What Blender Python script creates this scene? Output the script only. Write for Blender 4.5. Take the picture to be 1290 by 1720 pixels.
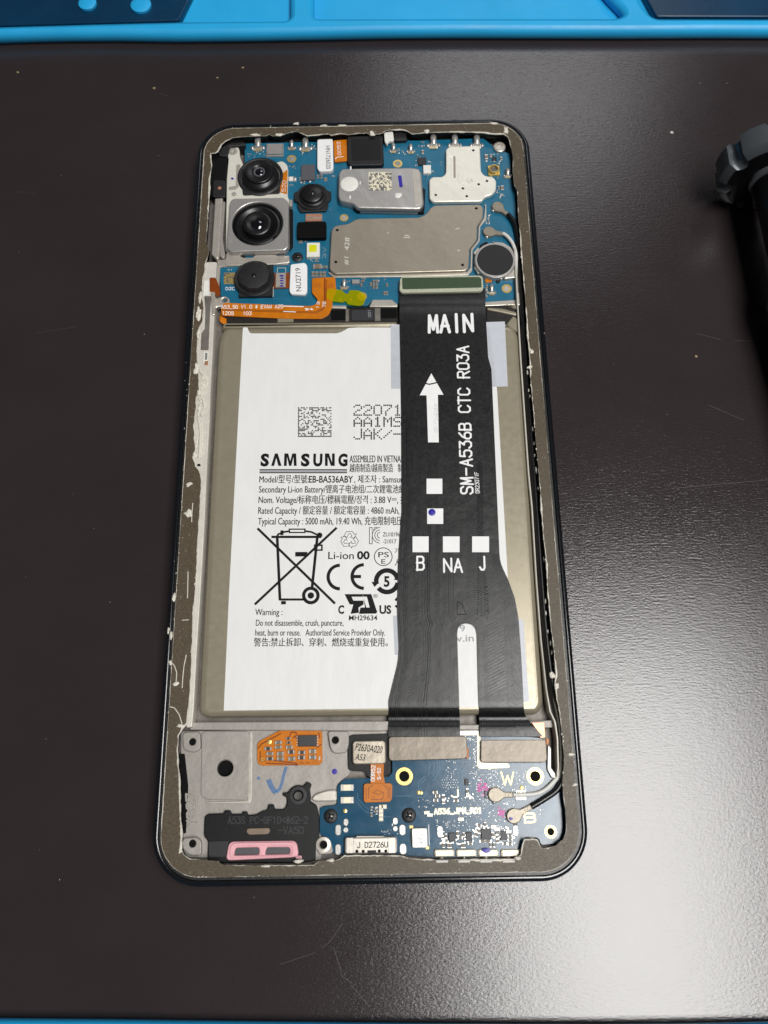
import bpy, bmesh, math, random
from mathutils import Matrix, Vector, Euler
random.seed(7)
for o in list(bpy.data.objects): bpy.data.objects.remove(o)
scene = bpy.context.scene
COL = scene.collection
S = 0.001                                   # all shapes are written in millimetres
W, H, FPX = 1290.0, 1720.0, 1410.26         # photograph size and fitted focal length in its pixels
CAM = Vector((3.984, -64.306, 160.076)); EUL = Euler((0.3176, 0.0094, -0.0154), 'XYZ')

# ------------------------------------------------------------------ camera
cam = bpy.data.cameras.new('camera'); camo = bpy.data.objects.new('camera', cam); COL.objects.link(camo)
camo.location = CAM * S; camo.rotation_euler = EUL
cam.sensor_fit = 'VERTICAL'; cam.sensor_height = 24.0; cam.lens = 24.0 * FPX / H
cam.clip_start = 0.005; cam.clip_end = 20
cam.dof.use_dof = True; cam.dof.focus_distance = 0.166; cam.dof.aperture_fstop = 22.0
scene.camera = camo
# ------------------------------------------------------------------ world and lamps
w = bpy.data.worlds.new('World'); scene.world = w; w.use_nodes = True
bg = w.node_tree.nodes['Background']; bg.inputs[0].default_value = (0.93, 0.96, 1.0, 1); bg.inputs[1].default_value = 0.05
def area(name, loc, target, sx, sy, power, col=(1, 1, 1), spin=0):
    l = bpy.data.lights.new(name, 'AREA'); l.shape = 'RECTANGLE'; l.size = sx; l.size_y = sy; l.energy = power; l.color = col
    o = bpy.data.objects.new(name, l); COL.objects.link(o); o.location = loc
    d = Vector(target) - Vector(loc); o.rotation_euler = d.to_track_quat('-Z', 'Y').to_euler()
    o.rotation_euler.rotate_axis('Z', spin)
    return o
area('ceiling_panel_lamp', (0.31, -0.22, 1.0), (0.31, -0.22, 0), 0.38, 0.70, 13.0, (1.0, 0.985, 0.96))
area('bench_lamp', (0.23, 1.08, 1.0), (0, 0.05, 0), 0.42, 0.30, 1.3, (0.97, 0.98, 1.0))
scene.view_settings.view_transform = 'Standard'; scene.view_settings.look = 'None'
scene.view_settings.exposure = 0.0; scene.view_settings.gamma = 1.0

# ------------------------------------------------------------------ pixel of the photograph -> point on a level plane of the phone
RM = EUL.to_matrix()
def P(px, py, z=0.0):
    d = RM @ Vector(((px - W/2)/FPX, -(py - H/2)/FPX, -1.0))
    t = (z - CAM.z)/d.z
    return (CAM.x + t*d.x, CAM.y + t*d.y)
def PP(pts, z): return [P(x, y, z) for x, y in pts]
def scale_at(px, py, z):                     # mm per pixel in x and y
    a, b, c = P(px, py, z), P(px+1, py, z), P(px, py+1, z)
    return math.dist(a, b), math.dist(a, c)

# ------------------------------------------------------------------ materials
def lin(c):
    return tuple((v/255/12.92 if v/255 <= 0.04045 else ((v/255+0.055)/1.055)**2.4) for v in c)
def mat(name, rgb, rough=0.5, metal=0.0, var=0.12, vs=0.8, bump=0.0, bs=3.0, stretch=(1, 1, 1), spec=0.5, coat=0.0, rvar=0.12, rot=0.0, **kw):
    m = bpy.data.materials.new(name); m.use_nodes = True
    nt = m.node_tree; N = nt.nodes; L = nt.links; b = N['Principled BSDF']
    tc = N.new('ShaderNodeTexCoord'); mp = N.new('ShaderNodeMapping'); L.new(tc.outputs['Object'], mp.inputs[0])
    mp.inputs['Scale'].default_value = (1000*stretch[0], 1000*stretch[1], 1000*stretch[2]); mp.inputs['Rotation'].default_value = (0, 0, rot)
    c = lin(rgb)
    n1 = N.new('ShaderNodeTexNoise'); n1.inputs['Scale'].default_value = vs; n1.inputs['Detail'].default_value = 5; n1.inputs['Roughness'].default_value = 0.62
    L.new(mp.outputs[0], n1.inputs['Vector'])
    mx = N.new('ShaderNodeMix'); mx.data_type = 'RGBA'
    mx.inputs['A'].default_value = (*[v*(1-var) for v in c], 1); mx.inputs['B'].default_value = (*[min(1, v*(1+var)) for v in c], 1)
    mr0 = N.new('ShaderNodeMapRange'); mr0.inputs['From Min'].default_value = 0.3; mr0.inputs['From Max'].default_value = 0.7
    L.new(n1.outputs['Fac'], mr0.inputs['Value']); L.new(mr0.outputs[0], mx.inputs['Factor']); L.new(mx.outputs['Result'], b.inputs['Base Color'])
    mr = N.new('ShaderNodeMapRange'); mr.inputs['To Min'].default_value = max(0.02, rough*(1-rvar)); mr.inputs['To Max'].default_value = min(1, rough*(1+rvar))
    mr.inputs['From Min'].default_value = 0.3; mr.inputs['From Max'].default_value = 0.7
    n2 = N.new('ShaderNodeTexNoise'); n2.inputs['Scale'].default_value = vs*2.7; n2.inputs['Detail'].default_value = 4
    L.new(mp.outputs[0], n2.inputs['Vector']); L.new(n2.outputs['Fac'], mr.inputs['Value']); L.new(mr.outputs[0], b.inputs['Roughness'])
    b.inputs['Metallic'].default_value = metal; b.inputs['Specular IOR Level'].default_value = spec
    if coat: b.inputs['Coat Weight'].default_value = coat; b.inputs['Coat Roughness'].default_value = kw.get('coat_rough', 0.15)
    if bump:
        n3 = N.new('ShaderNodeTexNoise'); n3.inputs['Scale'].default_value = bs; n3.inputs['Detail'].default_value = 4
        L.new(mp.outputs[0], n3.inputs['Vector'])
        bp = N.new('ShaderNodeBump'); bp.inputs['Strength'].default_value = 1.0; bp.inputs['Distance'].default_value = bump*S
        L.new(n3.outputs['Fac'], bp.inputs['Height']); L.new(bp.outputs[0], b.inputs['Normal'])
    if 'alpha' in kw: b.inputs['Alpha'].default_value = kw['alpha']
    if 'trans' in kw: b.inputs['Transmission Weight'].default_value = kw['trans']; b.inputs['IOR'].default_value = 1.45
    if 'sss' in kw: b.inputs['Subsurface Weight'].default_value = kw['sss']; b.inputs['Subsurface Radius'].default_value = (0.002, 0.001, 0.001); b.inputs['Subsurface Scale'].default_value = 0.5
    return m
M = {}
M['frame'] = mat('polished_black_frame', (14, 16, 20), 0.16, 0.0, var=.2, spec=.6, coat=.5, bump=.002, bs=6)
M['shell'] = mat('blue_black_metallic_shell', (52, 55, 66), 0.24, .85, var=.1, spec=.6, coat=.4)
M['wall'] = mat('bright_cast_wall', (214, 209, 199), 0.42, .2, var=.08, vs=.8, bump=.02, bs=2.5)
M['ledge'] = mat('black_ledge_plastic', (12, 12, 13), 0.38, bump=.02, bs=3)
M['adh'] = mat('brown_adhesive_film', (82, 72, 57), 0.44, 0.0, var=.3, vs=2.4, bump=.03, bs=4.5, spec=.35, rvar=.3)
M['glue'] = mat('torn_pale_glue', (218, 213, 200), 0.5, var=.14, vs=2, bump=.03, bs=5)
M['chassis'] = mat('magnesium_alloy', (156, 151, 145), 0.5, 0.3, var=.06, vs=3, bump=.2, bs=.22, rvar=.12)
M['chassis_dark'] = mat('shaded_cast_alloy', (120, 114, 108), 0.5, 0.4, var=.2, vs=.4, bump=.01, bs=3)
M['silver'] = mat('stamped_silver_steel', (196, 190, 180), 0.36, 0.55, var=.08, vs=.6, bump=.003, bs=5)
M['shield'] = mat('nickel_silver_shield', (166, 157, 142), 0.38, 0.6, var=.07, vs=4, bump=.22, bs=.13, rvar=.1)
M['shield_bright'] = mat('tin_plated_shield', (232, 229, 217), 0.36, 0.3, var=.05, vs=3, bump=.16, bs=.25)
M['module'] = mat('satin_steel_module', (182, 179, 176), 0.34, 0.6, var=.05, vs=3, bump=.14, bs=.2)
M['pcb'] = mat('blue_solder_mask', (18, 98, 128), 0.36, var=.14, vs=.25, bump=.004, bs=2.2, spec=.5)
M['pcb2'] = mat('deep_blue_solder_mask', (15, 72, 100), 0.2, var=.12, vs=.25, bump=.004, bs=2, spec=.55)
M['trace'] = mat('masked_trace', (60, 104, 134), 0.3, var=.1)
M['solder'] = mat('bright_solder', (200, 198, 194), 0.28, 0.7, var=.1, vs=3, bump=.01, bs=6)
M['gold'] = mat('gold_plating', (226, 196, 118), 0.3, 0.7, var=.1, vs=2)
M['chip'] = mat('dark_epoxy_chip', (44, 44, 48), 0.45, var=.12, vs=2, bump=.004, bs=9)
M['chipgrey'] = mat('grey_bare_chip', (92, 92, 98), 0.36, 0.2, var=.08, vs=2)
M['capbody'] = mat('ceramic_capacitor_body', (126, 108, 90), 0.5, var=.15)
M['capgrey'] = mat('grey_ceramic_body', (112, 106, 94), 0.45, var=.1)
M['flex'] = mat('amber_polyimide', (196, 112, 10), 0.34, var=.14, vs=.5, bump=.01, bs=1.2, spec=.35)
M['flexdark'] = mat('amber_polyimide_over_copper', (128, 58, 4), 0.34, var=.14, vs=.6)
M['blackp'] = mat('moulded_black_plastic', (8, 8, 9), 0.42, var=.2, spec=.3, bump=.008, bs=4)
M['matte'] = mat('matte_black_plastic', (26, 26, 28), 0.5, var=.15, vs=1, bump=.003, bs=8)
M['barrel'] = mat('anodised_lens_barrel', (22, 22, 24), 0.32, var=.1, spec=.5)
M['glass'] = mat('coated_lens_glass', (6, 7, 14), 0.04, spec=.8, coat=1.0, coat_rough=.02)
M['void'] = mat('dark_cavity', (4, 4, 4), 0.7, spec=.15)  # near black; also paints the shade inside holes and gaps
M['pouch'] = mat('battery_pouch_foil', (156, 148, 128), 0.3, 0.35, var=.04, vs=.3, bump=.004, bs=2.5)
M['label'] = mat('white_battery_label', (228, 228, 227), 0.4, var=.025, vs=.35, bump=.1, bs=.3, spec=.5, stretch=(1, .35, 1))
M['ink'] = mat('black_print', (12, 12, 14), 0.55, var=.05, spec=.2)
M['inkgrey'] = mat('grey_print', (150, 152, 156), 0.5, var=.05)
M['tape'] = mat('pale_blue_tape', (218, 222, 230), 0.3, var=.04, spec=.5, alpha=.7)
M['darkfilm'] = mat('smoked_insulation_film', (40, 37, 35), 0.3, var=.25, vs=.4, bump=.02, bs=.8)
M['ribbon'] = mat('black_coverlay', (11, 11, 12), 0.33, var=.12, vs=.6, bump=.05, bs=.35, spec=.55)
M['ribline'] = mat('coverlay_over_copper', (34, 34, 36), 0.24, var=.1, spec=.6)
M['white'] = mat('white_silkscreen', (236, 236, 236), 0.5, var=.03)
M['green'] = mat('green_fibreglass_stiffener', (54, 74, 50), 0.36, var=.15, vs=1.5, bump=.006, bs=6)
M['greenedge'] = mat('pale_fibreglass_edge', (178, 180, 158), 0.5, var=.2, vs=3)
M['stiff'] = mat('brushed_steel_stiffener', (122, 114, 104), 0.42, 0.6, var=.08, vs=4, bump=.12, bs=.25)
M['pink'] = mat('pink_silicone_gasket', (234, 174, 182), 0.42, var=.05, sss=.1)
M['mesh'] = mat('grey_speaker_mesh', (70, 68, 64), 0.5, .3, var=.3, vs=9)
M['cream'] = mat('cream_pad', (232, 224, 198), 0.35, .2, var=.06)
M['copper'] = mat('copper_foil', (214, 150, 116), 0.35, .6, var=.2, vs=1)
M['yellowfilm'] = mat('clear_yellow_film', (206, 200, 12), 0.25, var=.05)
def tint_film(m, col, k):
    nt = m.node_tree; N = nt.nodes; b = N['Principled BSDF']; t = N.new('ShaderNodeBsdfTransparent'); t.inputs[0].default_value = (*col, 1)
    x = N.new('ShaderNodeMixShader'); x.inputs[0].default_value = k; nt.links.new(t.outputs[0], x.inputs[1]); nt.links.new(b.outputs[0], x.inputs[2]); nt.links.new(x.outputs[0], N['Material Output'].inputs[0])
tint_film(M['yellowfilm'], (.98, .95, .1), .26)
M['phosphor'] = mat('yellow_phosphor', (214, 214, 20), 0.4, var=.05)
M['bluepen'] = mat('blue_marker_ink', (52, 124, 190), 0.5, var=.4, vs=4, alpha=.5)
M['violet'] = mat('violet_marker_ink', (38, 26, 150), 0.35, var=.15, vs=3)
M['magenta'] = mat('magenta_marker_ink', (196, 92, 160), 0.4, var=.2, vs=4)
M['plug'] = mat('nickel_coax_plug', (150, 142, 128), 0.42, .45, var=.1, vs=2)
M['whitep'] = mat('white_plastic', (228, 226, 220), 0.4, var=.05)
M['cable_b'] = mat('black_coax_sheath', (14, 14, 15), 0.3, var=.1)
M['cable_w'] = mat('pale_coax_sheath', (214, 214, 208), 0.35, var=.06)
M['toolblack'] = mat('satin_black_knob', (84, 88, 92), 0.36, .3, var=.1, vs=.15, bump=.01, bs=2)
M['silicone'] = mat('blue_silicone', (38, 168, 226), 0.42, var=.06, vs=.05, bump=.02, bs=.6, spec=.4)
M['navy'] = mat('navy_shade', (5, 50, 80), 0.3, var=.2, vs=.06)  # shade colour for the outer mat compartments
M['crumb'] = mat('pale_crumb', (158, 138, 104), 0.6, var=.2, vs=4)
M['dust'] = mat('dust', (200, 196, 190), 0.6)

# ------------------------------------------------------------------ mesh helpers
def link(o, parent=None):
    COL.objects.link(o)
    if parent is not None: o.parent = parent
    return o
def to_obj(name, verts, faces, m, parent=None, smooth=35, mats=None, fm=None):
    me = bpy.data.meshes.new(name); me.from_pydata([(x*S, y*S, z*S) for x, y, z in verts], [], faces)
    for k in (mats or [m]): me.materials.append(k)
    if fm: me.polygons.foreach_set('material_index', fm)
    finish(me, smooth)
    return link(bpy.data.objects.new(name, me), parent)
def finish(me, smooth=35):
    me.validate(); bm = bmesh.new(); bm.from_mesh(me); bmesh.ops.recalc_face_normals(bm, faces=bm.faces); bm.to_mesh(me); bm.free()
    if smooth:
        me.polygons.foreach_set('use_smooth', [True]*len(me.polygons)); me.set_sharp_from_angle(angle=math.radians(smooth))
    me.update()
class MB:
    def __init__(s): s.v = []; s.f = []; s.m = []
    def add(s, v, f, mi=0):
        k = len(s.v); s.v += v; s.f += [tuple(i+k for i in q) for q in f]; s.m += [mi]*len(f)
    def box(s, cx, cy, w_, h_, z0, z1, b=0.0, a=0.0, mi=0):
        b = min(b, w_*.45, h_*.45, (z1-z0)*.9)
        c, sn = math.cos(a), math.sin(a)
        def ring(hw, hh, z): return [(cx+x*c-y*sn, cy+x*sn+y*c, z) for x, y in ((-hw, -hh), (hw, -hh), (hw, hh), (-hw, hh))]
        hw, hh = w_/2, h_/2
        rs = [ring(hw, hh, z0), ring(hw, hh, z1-b)] + ([ring(hw-b, hh-b, z1)] if b > 0 else [])
        v = [p for r in rs for p in r]; f = [(3, 2, 1, 0)]
        for k in range(len(rs)-1):
            for i in range(4): j = (i+1) % 4; f.append((k*4+i, k*4+j, k*4+4+j, k*4+4+i))
        n = (len(rs)-1)*4; f.append((n, n+1, n+2, n+3)); s.add(v, f, mi)
    def prism(s, poly, z0, z1, b=0.0, mi=0):
        n = len(poly); ins = inset(poly, b) if b else None
        rs = [[(x, y, z0) for x, y in poly], [(x, y, z1-b) for x, y in poly]]
        if b: rs.append([(x, y, z1) for x, y in ins])
        v = [p for r in rs for p in r]; f = [tuple(range(n-1, -1, -1))]
        for k in range(len(rs)-1):
            for i in range(n): j = (i+1) % n; f.append((k*n+i, k*n+j, k*n+n+j, k*n+n+i))
        f.append(tuple(range((len(rs)-1)*n, len(rs)*n))); s.add(v, f, mi)
    def lathe(s, cx, cy, prof, n=40, mi=0, cap0=True, cap1=True, wob=None):
        v = []; f = []
        for r, z in prof:
            for i in range(n):
                t = 2*math.pi*i/n; rr = r*(wob(t) if wob else 1); v.append((cx+rr*math.cos(t), cy+rr*math.sin(t), z))
        for k in range(len(prof)-1):
            for i in range(n): j = (i+1) % n; f.append((k*n+i, k*n+j, k*n+n+j, k*n+n+i))
        if cap0: f.append(tuple(range(n-1, -1, -1)))
        if cap1: f.append(tuple(range((len(prof)-1)*n, len(prof)*n)))
        s.add(v, f, mi)
    def tube(s, pts, r, n=10, mi=0, rz=None):
        pts = [Vector(p) for p in pts]; v = []; f = []
        for i, p in enumerate(pts):
            d = (pts[min(i+1, len(pts)-1)]-pts[max(i-1, 0)]).normalized()
            a = d.cross(Vector((0, 0, 1)));  a = a.normalized() if a.length > 1e-6 else Vector((1, 0, 0)); b = a.cross(d).normalized()
            rr = r[i] if isinstance(r, (list, tuple)) else r
            for k in range(n):
                t = 2*math.pi*k/n; q = p + a*rr*math.cos(t) + b*(rz or rr)*math.sin(t); v.append(tuple(q))
        for i in range(len(pts)-1):
            for k in range(n): j = (k+1) % n; f.append((i*n+k, i*n+j, i*n+n+j, i*n+n+k))
        f.append(tuple(range(n-1, -1, -1))); f.append(tuple(range((len(pts)-1)*n, len(pts)*n))); s.add(v, f, mi)
    def stroke(s, pts, wd, z, h=0.03, mi=0, closed=False, zf=None):
        n = len(pts); v = []; f = []
        if n < 2: return
        for i, p in enumerate(pts):
            a = pts[i-1] if (i or closed) else None; b = pts[(i+1) % n] if (i < n-1 or closed) else None
            ds = []
            if a is not None: ds.append(Vector((p[0]-a[0], p[1]-a[1])).normalized())
            if b is not None: ds.append(Vector((b[0]-p[0], b[1]-p[1])).normalized())
            d = ds[0] if len(ds) == 1 else (ds[0]+ds[1])
            d = d.normalized() if d.length > 1e-6 else ds[0]
            nn = Vector((-d.y, d.x)); k = 1/max(.5, abs(nn.dot(Vector((-ds[0].y, ds[0].x)))))
            e = nn*wd/2*k; zz = zf(p) if zf else z
            v += [(p[0]-e.x, p[1]-e.y, zz), (p[0]-e.x*.8, p[1]-e.y*.8, zz+h), (p[0]+e.x*.8, p[1]+e.y*.8, zz+h), (p[0]+e.x, p[1]+e.y, zz)]
        m_ = n if closed else n-1
        for i in range(m_):
            j = (i+1) % n
            for q in range(3): f.append((i*4+q, j*4+q, j*4+q+1, i*4+q+1))
        if not closed: f.append((0, 1, 2, 3)); k = (n-1)*4; f.append((k+3, k+2, k+1, k))
        s.add(v, f, mi)
    def dot(s, cx, cy, r, z, h=0.03, n=8, mi=0):
        v = [(cx+r*math.cos(2*math.pi*i/n), cy+r*math.sin(2*math.pi*i/n), z) for i in range(n)]
        v += [(cx+.6*r*math.cos(2*math.pi*i/n), cy+.6*r*math.sin(2*math.pi*i/n), z+h) for i in range(n)]
        f = [(i, (i+1) % n, n+(i+1) % n, n+i) for i in range(n)] + [tuple(range(n, 2*n))]; s.add(v, f, mi)
    def blob(s, cx, cy, cz, rx, ry, rz, mi=0, j=.3):
        n, v, f = 8, [], []
        for k, (zz, rr) in enumerate(((-.6, .8), (0.1, 1.0), (.7, .66), (.95, .25))):
            for i in range(n):
                t = 2*math.pi*i/n; q = rr*(1+random.uniform(-j, j)); v.append((cx+rx*q*math.cos(t), cy+ry*q*math.sin(t), cz+rz*zz))
        for k in range(3):
            for i in range(n): jn = (i+1) % n; f.append((k*n+i, k*n+jn, k*n+n+jn, k*n+n+i))
        f.append(tuple(range(3*n, 4*n))); s.add(v, f, mi)
    def build(s, name, m, parent=None, smooth=35):
        mats = m if isinstance(m, (list, tuple)) else [m]
        return to_obj(name, s.v, s.f, None, parent, smooth, mats, s.m)
def inset(poly, d):
    n = len(poly); A = sum(poly[i][0]*poly[(i+1) % n][1]-poly[(i+1) % n][0]*poly[i][1] for i in range(n)); sg = 1 if A > 0 else -1
    out = []
    for i in range(n):
        a, p, b = Vector(poly[i-1]), Vector(poly[i]), Vector(poly[(i+1) % n])
        d1 = (p-a).normalized(); d2 = (b-p).normalized(); n1 = Vector((-d1.y, d1.x)); n2 = Vector((-d2.y, d2.x)); nn = n1+n2
        nn = nn.normalized() if nn.length > 1e-6 else n1
        k = 1/max(.5, nn.dot(n1)); q = p + nn*(d*k*sg); out.append((q.x, q.y))
    return out
def rp(pts, r=0.5, n=4):
    """round the corners of a polygon"""
    out = []; N = len(pts)
    for i in range(N):
        a, p, b = Vector(pts[i-1]), Vector(pts[i]), Vector(pts[(i+1) % N])
        ri = r[i] if isinstance(r, (list, tuple)) else r
        d1 = (a-p); d2 = (b-p); l = min(ri, d1.length*.45, d2.length*.45)
        if l < 1e-3: out.append((p.x, p.y)); continue
        q0 = p+d1.normalized()*l; q1 = p+d2.normalized()*l
        for k in range(n+1):
            t = k/n; q = q0*(1-t)**2 + p*2*t*(1-t) + q1*t*t; out.append((q.x, q.y))
    return out
def rrect(cx, cy, w_, h_, r, n=6, a=0.0):
    out = []
    for sx, sy, t0 in ((1, -1, -90), (1, 1, 0), (-1, 1, 90), (-1, -1, 180)):
        for k in range(n+1):
            t = math.radians(t0+90*k/n); out.append((sx*(w_/2-r)+r*math.cos(t), sy*(h_/2-r)+r*math.sin(t)))
    c, s_ = math.cos(a), math.sin(a)
    return [(cx+x*c-y*s_, cy+x*s_+y*c) for x, y in out]
def circ(cx, cy, r, n=28): return [(cx+r*math.cos(2*math.pi*i/n), cy+r*math.sin(2*math.pi*i/n)) for i in range(n)]
BR = [1]
def plate_mesh(name, loops, z0, z1, bev=0.0):
    cu = bpy.data.curves.new(name, 'CURVE'); cu.dimensions = '2D'; cu.fill_mode = 'BOTH'
    hh = (z1-z0)/2; bev = min(bev, hh*.9); cu.extrude = hh-bev; cu.bevel_depth = bev; cu.bevel_resolution = BR[0]; cu.offset = -bev
    for lp in loops:
        sp = cu.splines.new('POLY'); sp.points.add(len(lp)-1); sp.use_cyclic_u = True
        for q, (x, y) in zip(sp.points, lp): q.co = (x, y, 0, 1)
    o = bpy.data.objects.new('tmp', cu); me = bpy.data.meshes.new_from_object(o)
    bpy.data.objects.remove(o); bpy.data.curves.remove(cu)
    me.name = name; me.transform(Matrix.Translation((0, 0, (z0+z1)/2))); me.transform(Matrix.Scale(S, 4))
    me.materials.clear()
    return me
def plate(name, outer, holes, z0, z1, bev, m, parent=None, smooth=30):
    me = plate_mesh(name, [outer]+list(holes), z0, z1, bev); me.materials.append(m)
    bm = bmesh.new(); bm.from_mesh(me); bmesh.ops.remove_doubles(bm, verts=bm.verts, dist=1e-7); bm.to_mesh(me); bm.free()
    if smooth: me.set_sharp_from_angle(angle=math.radians(smooth)); me.polygons.foreach_set('use_smooth', [abs(p.normal.z) < .97 for p in me.polygons])
    return link(bpy.data.objects.new(name, me), parent)
def pplate(name, pts, z0, z1, bev, m, parent, r=0.4, holes=(), n=4):
    """plate from a pixel outline at height z1; holes are (px, py, r_mm)"""
    hs = [circ(*P(x, y, z1), rr) for x, y, rr in holes]
    return plate(name, rp(PP(pts, z1), r, n), hs, z0, z1, bev, m, parent)
def pbox(name, x0, y0, x1, y1, z0, z1, b, m, parent, a=0.0):
    cx, cy = P((x0+x1)/2, (y0+y1)/2, z1); sx, sy = scale_at((x0+x1)/2, (y0+y1)/2, z1)
    mb = MB(); mb.box(0, 0, abs(x1-x0)*sx, abs(y1-y0)*sy, z0-z1, 0, b, a); o = mb.build(name, m, parent); o.location = (cx*S, cy*S, z1*S); return o
def prbox(name, x0, y0, x1, y1, z0, z1, r, bev, m, parent, holes=()):
    cx, cy = P((x0+x1)/2, (y0+y1)/2, z1); sx, sy = scale_at((x0+x1)/2, (y0+y1)/2, z1)
    return plate(name, rrect(cx, cy, abs(x1-x0)*sx, abs(y1-y0)*sy, r), holes, z0, z1, bev, m, parent)
def plathe(name, px, py, zref, prof, m, parent, n=40, **k):
    cx, cy = P(px, py, zref); mb = MB(); mb.lathe(cx, cy, prof, n, **k); return mb.build(name, m, parent)

# ------------------------------------------------------------------ print: text, strokes, dots
def text(name, body, p0, p1, cap, z, m, parent, bold=0.0, shear=0.0, h=0.012, font_h=None, fit=True):
    """a line of flat print: p0, p1 are pixels at both ends of its baseline, cap the pixel distance baseline to capital top"""
    cu = bpy.data.curves.new('t', 'FONT'); cu.body = body; cu.size = 1; cu.shear = shear; cu.offset = bold; cu.resolution_u = 3
    o = bpy.data.objects.new('t', cu); me = bpy.data.meshes.new_from_object(o); bpy.data.objects.remove(o); bpy.data.curves.remove(cu)
    a, b = Vector(P(*p0, z)), Vector(P(*p1, z)); d = b-a
    xs = [v.co.x for v in me.vertices]; x0, x1 = min(xs), max(xs)
    mx, my = (p0[0]+p1[0])/2, (p0[1]+p1[1])/2; L = math.dist(p0, p1)
    nx, ny = (p1[1]-p0[1])/L, -(p1[0]-p0[0])/L                # pixel normal, up side of the text
    capmm = math.dist(P(mx, my, z), P(mx+nx*cap, my+ny*cap, z))
    sx = d.length/(x1-x0); sy = capmm/(font_h or 0.727); ang = math.atan2(d.y, d.x); c, s_ = math.cos(ang), math.sin(ang)
    for v in me.vertices:
        u, t = (v.co.x-x0)*sx, v.co.y*sy; v.co = ((a.x+u*c-t*s_)*S, (a.y+u*s_+t*c)*S, (z+h)*S)
    if bold < .01 and z > 6.2 and m.name == 'black_print':      # heavier ink: a second impression a hair to the side
        bm = bmesh.new(); bm.from_mesh(me); g = bmesh.ops.duplicate(bm, geom=bm.verts[:]+bm.edges[:]+bm.faces[:])
        k = .03*sy*.7
        for q in g['geom']:
            if isinstance(q, bmesh.types.BMVert): q.co.x += c*k*S; q.co.y += s_*k*S; q.co.z += .002*S
        bm.to_mesh(me); bm.free()
    me.materials.clear(); me.materials.append(m); me.name = name
    return link(bpy.data.objects.new(name, me), parent)
GL = {  # single stroke letters on a 4 x 6 grid
 'M': [[(0,0),(0.3,6),(2,.8),(3.7,6),(4,0)]], 'A': [[(0,0),(2,6),(4,0)],[(.8,2),(3.2,2)]], 'I': [[(2,0),(2,6)]], 'N': [[(0,0),(0,6),(4,0),(4,6)]],
 'S': [[(4,5),(3.2,6),(.8,6),(0,5.2),(0,4),(.8,3.2),(3.2,2.8),(4,2),(4,.8),(3.2,0),(.8,0),(0,1)]], '-': [[(.3,3),(3.7,3)]], '_': [[(0,-.6),(4,-.6)]],
 '5': [[(3.7,6),(.4,6),(.2,3.4),(1,3.8),(3,3.8),(4,3),(4,1),(3,0),(1,0),(0,.9)]], '3': [[(.2,6),(3.8,6),(1.8,3.7),(3,3.7),(4,2.8),(4,1),(3,0),(1,0),(0,.9)]],
 '6': [[(3.4,6),(1.4,4.6),(0,2.4),(0,1),(1,0),(3,0),(4,1),(4,2.4),(3,3.3),(1,3.3),(.2,2.6)]], 'B': [[(0,0),(0,6),(3,6),(3.8,5.3),(3.8,3.9),(3,3.2),(0,3.2)],[(3,3.2),(4,2.4),(4,.8),(3.1,0),(0,0)]],
 'C': [[(4,5),(3,6),(1,6),(0,5),(0,1),(1,0),(3,0),(4,1)]], 'T': [[(0,6),(4,6)],[(2,6),(2,0)]], 'R': [[(0,0),(0,6),(3,6),(4,5.2),(4,3.8),(3,3),(0,3)],[(2,3),(4,0)]],
 '0': [[(1,0),(0,1),(0,5),(1,6),(3,6),(4,5),(4,1),(3,0),(1,0)]], 'J': [[(3.6,6),(3.6,1),(2.8,0),(1.2,0),(.3,1)]], 'D': [[(0,0),(0,6),(2.6,6),(4,4.6),(4,1.4),(2.6,0),(0,0)]],
 '2': [[(0,5),(1,6),(3,6),(4,5),(4,4),(0,0),(4,0)]], '7': [[(0,6),(4,6),(1.4,0)]], '1': [[(1,5),(2,6),(2,0)]], 'F': [[(0,0),(0,6),(4,6)],[(0,3.2),(3,3.2)]],
 'P': [[(0,0),(0,6),(3,6),(4,5.2),(4,3.6),(3,2.8),(0,2.8)]], 'W': [[(0,6),(1,0),(2,4.5),(3,0),(4,6)]], 'V': [[(0,6),(2,0),(4,6)]], '.': [[(1.8,0),(2.2,0.2)]],
 'G': [[(4,5),(3,6),(1,6),(0,5),(0,1),(1,0),(3,0),(4,1),(4,3),(2.4,3)]], 'E': [[(4,6),(0,6),(0,0),(4,0)],[(0,3.1),(3,3.1)]], 'Y': [[(0,6),(2,3),(4,6)],[(2,3),(2,0)]],
 '4': [[(3,0),(3,6),(0,2),(4,2)]], '8': [[(1,3.2),(0,4),(0,5.2),(1,6),(3,6),(4,5.2),(4,4),(3,3.2),(1,3.2),(0,2.2),(0,.9),(1,0),(3,0),(4,.9),(4,2.2),(3,3.2)]], '9': [[(.6,0),(2.6,1.4),(4,3.6),(4,5),(3,6),(1,6),(0,5),(0,3.6),(1,2.7),(3,2.7),(3.8,3.4)]],
 '#': [[(1,0),(1.6,6)],[(2.6,0),(3.2,6)],[(0,2),(4,2)],[(.2,4),(4.2,4)]], '<': [[(4,5),(0,3),(4,1)]], 'K': [[(0,0),(0,6)],[(4,6),(0,2.4)],[(1.4,3.6),(4,0)]], 'U': [[(0,6),(0,1),(1,0),(3,0),(4,1),(4,6)]], 'H': [[(0,0),(0,6)],[(4,0),(4,6)],[(0,3),(4,3)]], '/': [[(0,0),(4,6)]], '*': [[(0,1),(4,5)],[(0,5),(4,1)],[(2,0),(2,6)]], ' ': []}
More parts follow.
